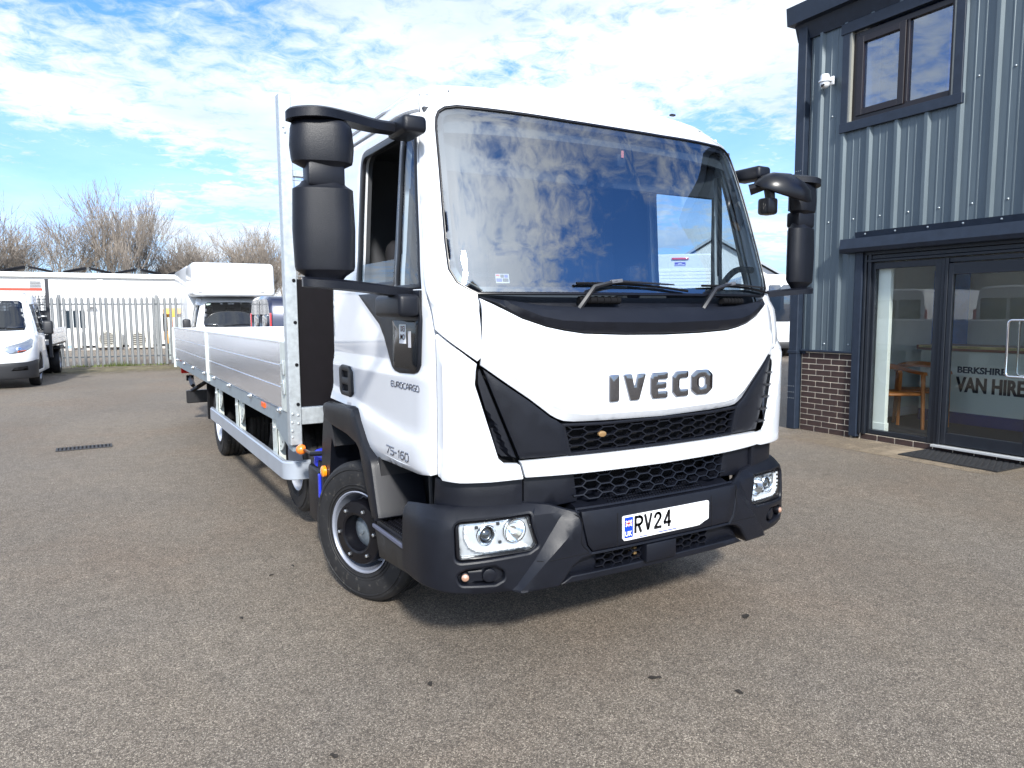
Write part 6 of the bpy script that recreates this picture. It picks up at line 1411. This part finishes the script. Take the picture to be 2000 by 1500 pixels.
# --- dropside van on the far left
LV=thing('dropside_van','white dropside pickup van with red roof bar cut off by the left edge','van',(-4.28,16.35,0),rad(-4.0))
van_cab(LV,WHITE2)
for y in (.98,4.95):
    for x in (-.88,.88): small_wheel(LV,x,y,.35)
for x in (-.80,.80): small_wheel(LV,x*.82,4.95,.35)
mb=MB(); mb.rbox(-1.02,1.02,1.78,1.90,2.19,2.25,.01,1); mb.build('roof_bar',mat('red_bar',(.65,.06,.03),.4),LV)
mb=MB(); mb.tube([(.12,1.80,2.12),(.12,1.80,2.26)],.008,5); mb.build('aerial',BLACK2,LV)
HB_=mat('headboard_dark',(.02,.022,.028),.5)
for sg in (-1,1):
    mb=MB(); mb.rbox(*sorted((sg*1.0,sg*1.07)),2.52,2.60,.55,2.50,.006,1); mb.build('headboard_post',HB_,LV)
for k in range(9):
    mb=MB(); mb.rbox(-1.0,1.0,2.55,2.59,1.0+.15*k,1.12+.15*k,.004,1)
    if k<5: mb.build('headboard_slat',HB_,LV)
mb=MB()
for i in range(30): mb.tube([(-.98+.068*i,2.57,1.6),(-.98+.068*i,2.57,2.12)],.006,4)
for i in range(8): mb.tube([(-1.0,2.57,1.62+.07*i),(1.0,2.57,1.65+.07*i)],.006,4)
tag(mb.build('headboard_mesh',HB_,LV),kind='stuff')
for sg in (-1,1):
    for k in range(3):
        mb=MB(); mb.rbox(*sorted((sg*1.04,sg*1.07)),2.65,5.95,.88+.135*k,1.01+.135*k,.004,1); mb.build('dropside_plank',ALU if sg>0 else ALU2,LV)
mb=MB(); mb.rbox(-1.04,1.04,2.6,5.95,.82,.87,.004,1); mb.build('load_floor',HB_,LV)
mb=MB(); mb.box(-.4,-.3,2.2,5.9,.45,.6); mb.box(.3,.4,2.2,5.9,.45,.6); mb.build('chassis',BLACKM,LV)
for sg in (-1,1):
    mb=MB(); mb.rbox(*sorted((sg*.62,sg*1.05)),4.45,5.45,.68,.76,.02,1); mb.build('rear_mudguard',BUMPM,LV)
# --- Luton van facing the camera
LU=thing('luton_van','white high-bodied moving van facing the camera behind the lorry bed','van',(1.22,17.6,0),rad(-1))
van_cab(LU,WHITE2,roof=True)
for y in (.98,4.6):
    for x in (-.88,.88): small_wheel(LU,x,y,.35)
def rounded_box_body(T,name,x0,x1,y0,y1,z0,z1,m,r=.12,slope=0.):
    bm=bmesh.new(); bmesh.ops.create_cube(bm,size=1)
    for v in bm.verts: v.co=Vector(((x0+x1)/2+v.co.x*(x1-x0),(y0+y1)/2+v.co.y*(y1-y0),(z0+z1)/2+v.co.z*(z1-z0)))
    for v in bm.verts:
        if v.co.y<y0+.01 and v.co.z>z1-.1: v.co.y+=slope
    bmesh.ops.bevel(bm,geom=bm.edges[:],offset=r,segments=4,affect='EDGES',profile=.5); mb=MB(); mb.bm(bm); return mb.build(name,m,T,True,50)
lut=rounded_box_body(LU,'overcab_body',-1.0,1.16,.95,2.6,2.10,3.02,WHITE2,.11,.10)
rounded_box_body(LU,'box_body',-1.0,1.15,2.45,6.2,.75,3.0,WHITE2,.05)
mb=MB(); mb.rbox(-.86,-.76,.945,.96,2.20,2.225,.005,1); mb.build('marker_lamp',mat('marker_grey',(.3,.3,.3),.3),LU); mb=MB(); mb.rbox(.76,.86,.945,.96,2.20,2.225,.005,1); mb.build('marker_lamp',MATS['marker_grey'],LU)
mb=MB(); p=VAN.S(-.70,1.88,.0); mb.rbox(p[0]-.05,p[0]+.06,p[1]-.01,p[1]+.0,1.86,1.90,.002,1); mb.build('screen_sticker',mat('pale_green_paper',(.55,.75,.65),.6),LU)
# --- generic closed panel van (rear towards -y), used for the parked vans
def panel_van(label,loc,rz,body,h=2.3,rear_glass=True,group=None,win_side=False,name='panel_van'):
    T=thing(name,label,'van',loc,rz,group); L_=5.3; w=.98
    secs=[(0,.965,h-.06,.40),(.06,1.0,h,.33),(2.6,1.0,h,.33),(3.6,1.0,h-.03,.33)]
    def sec(y,ww,hh,zb):
        return [(-ww*.96,y,zb),(-ww,y,zb+.12),(-ww,y,1.05),(-ww*.965,y,1.45),(-ww*.90,y,hh-.22),(-ww*.84,y,hh-.08),(-ww*.74,y,hh-.015),(-ww*.4,y,hh),(0,y,hh+.01),(ww*.4,y,hh),(ww*.74,y,hh-.015),(ww*.84,y,hh-.08),(ww*.90,y,hh-.22),(ww*.965,y,1.45),(ww,y,1.05),(ww,y,zb+.12),(ww*.96,y,zb)]
    mb=MB(); n=17
    for s in secs: mb.v+=sec(*s)
    for i in range(len(secs)-1):
        for j in range(n-1): mb.f.append((i*n+j,i*n+j+1,(i+1)*n+j+1,(i+1)*n+j))
    mb.f.append(tuple(range(n))); mb.build('body',body,T,True,35)
    # nose
    N_=MB(); st=[(3.6,h-.03,1.0),(3.95,h-.14,.99),(4.45,1.38,.975),(5.0,1.12,.95),(5.25,.85,.88),(5.32,.5,.80)]
    for y,hh,ww in st: N_.v+=[(-ww,y,.33),(-ww,y,min(hh-.02,1.05)),(-ww*(.86 if hh>1.3 else .95),y,hh-.08),(-ww*.7,y,hh),(ww*.7,y,hh),(ww*(.86 if hh>1.3 else .95),y,hh-.08),(ww,y,min(hh-.02,1.05)),(ww,y,.33)]
    for i in range(len(st)-1):
        for j in range(7): N_.f.append((i*8+j,i*8+j+1,(i+1)*8+j+1,(i+1)*8+j))
    N_.f.append(tuple((len(st)-1)*8+j for j in range(8))); N_.build('nose',body,T,True,40)
    mb=MB(); mb.add([(-.72,4.02,h-.19),(.72,4.02,h-.19),(.78,4.42,1.44),(-.78,4.42,1.44)],[(0,1,2,3)]); mb.build('windscreen',VGL,T)
    for s in (-1,1):
        mb=MB(); x=s*1.004; mb.add([(x*.975,3.2,1.28),(x*.975,4.2,1.25),(x*.915,3.85,h-.30),(x*.905,3.2,h-.28)],[(0,1,2,3)]); mb.build('cab_window',VGL,T)
        if win_side:
            mb=MB(); mb.add([(x*.978,.9,1.28),(x*.978,2.9,1.28),(x*.920,2.9,h-.30),(x*.920,.9,h-.30)],[(0,1,2,3)]); mb.build('side_window',VGL,T)
        mb=MB(); mb.rbox(*sorted((s*.90,s*1.0)),-.012,.02,.95,1.62,.02,2); mb.build('tail_lamp',RED,T,True)
        mb=MB(); mb.rbox(*sorted((s*.915,s*.985)),-.016,-.008,1.14,1.30,.004,1); mb.build('lamp_lens',WHT,T)
        if rear_glass:
            mb=MB(); mb.rbox(*sorted((s*.05,s*.78)),-.010,.01,1.25,h-.36,.03,2); mb.build('rear_window',VGL,T,True)
        mb=MB(); mb.rbox(*sorted((s*.99,s*1.012)),.5,4.2,.34,.46,.01,1); mb.build('sill',BUMPM,T)
        mb=MB(); mb.rbox(*sorted((s*1.0,s*1.22)),3.95,4.05,1.18,1.42,.04,2); mb.build('door_mirror',BUMPM,T,True)
        for y in (1.05,4.35):
            mb=MB(); mb.lathe([(.39,0),(0,0)],28,Matrix.Translation((s*1.002,y,.36))); mb.build('wheel_arch',BLACKM,T); small_wheel(T,s*.905,y,.335)
    mb=MB(); mb.rbox(-1.0,1.0,-.06,.12,.32,.55,.03,2); mb.build('rear_bumper',BUMPM,T,True)
    mb=MB(); mb.rbox(-.26,.26,-.018,-.01,.72,.83,.002,1); mb.build('number_plate',mat('yellow_plate',(.75,.60,.05),.4),T)
    mb=MB(); mb.box(-.004,.004,-.005,.0,.56,h-.1); mb.build('door_seam',BLACKM,T)
    return T
NAVY=mat('dark_navy_paint',(.012,.016,.045),.18,coat=1,metal=.3)
panel_van('dark navy van parked side-on behind the lorry bed','%s'%'' or (0,0,0),0,NAVY) if 0 else None
dk=panel_van('dark navy van parked side-on just behind the lorry bed',(.80,12.75,0),rad(-90),NAVY,h=1.95,win_side=True)
dup_v=panel_van('white panel van parked beyond the right side of the lorry',(17.9,14.3,0),rad(-38),WHITE2,h=2.85)
# --- white box van seen through the windscreen
BX=thing('box_van','white box van rear with red high brake light seen through the windscreen','van',(11.35,11.7,0),rad(-42))
rounded_box_body(BX,'box_body',-1.1,1.1,0,4.2,.7,3.12,WHITE2,.04)
for k in range(22):
    mb=MB(); mb.rbox(-.98,.98,-.018,.0,.80+.088*k,.80+.088*k+.082,.006,1); mb.build('shutter_slat',WHT,BX)
mb=MB(); mb.rbox(-.22,.22,-.05,-.0,2.965,3.02,.015,2); mb.build('high_brake_light',mat('bright_red_lens',(.75,.03,.02),.2,coat=1),BX,True)
mb=MB(); mb.box(-.14,.14,-.004,.0,2.80,2.90); mb.build('van_logo',mat('logo_purple',(.10,.06,.40),.5),BX)
for z,a in ((2.865,.05),(2.83,.12)):
    mb=MB(); mb.box(-a,a,-.006,-.004,z-.008,z+.008); mb.build('logo_print',WHT,BX)
mb=MB(); mb.rbox(-.95,.95,4.2,5.9,.5,2.1,.15,3); mb.build('cab',WHITE2,BX,True)
for y in (1.2,5.2):
    for x in (-.88,.88): small_wheel(BX,x,y,.35)
mb=MB(); mb.rbox(-1.05,1.05,-.03,.10,.45,.68,.01,1); mb.build('rear_bumper',BUMPM,BX)
# --- yellow service vehicle behind the fence
YV=thing('service_truck','orange and yellow service truck with chevrons behind the right end of the fence','truck',(.78,26.5,0),rad(-4))
mb=MB(); mb.rbox(-.62,1.2,0,3.5,.55,1.86,.05,2); mb.build('body',mat('hivis_yellow',(.80,.36,.01),.4),YV,True)
for k in range(4):
    mb=MB(); x=-.50+.30*k; mb.prism([(x,.75),(x+.15,.75),(x+.30,1.35),(x+.15,1.35)],lambda u,v,w:(u,w,v),(-.006,-.001)); mb.build('chevron_stripe',mat('hivis_orange',(.85,.16,.02),.4),YV)
mb=MB(); mb.rbox(-.2,.2,-.02,.0,1.45,1.70,.01,1); mb.build('white_sign',WHT,YV)
mb=MB(); mb.rbox(-.66,-.40,.0,.6,1.0,1.66,.02,1); mb.build('black_locker',BLACKM,YV)
mb=MB(); mb.rbox(.1,.4,.2,.4,1.86,1.98,.02,2); mb.build('beacon',AMBER,YV,True)
for x in (-.5,1.0): small_wheel(YV,x,.8,.36)
# --- parked vans to the left of the frame, mirrored in the office glass and the polished dropsides
G3='white vans parked along the left side of the yard'
pv=panel_van('white panel van parked nose-in on the left, nearest the lorry',(-8.2,5.5,0),rad(90),WHITE2,group=G3)
dup(pv,loc=(-8.4,9.0,0),rz=rad(91),label='middle white panel van of the row on the left'); dup(pv,loc=(-8.3,12.4,0),rz=rad(89),label='white panel van of the left row closest to the fence')
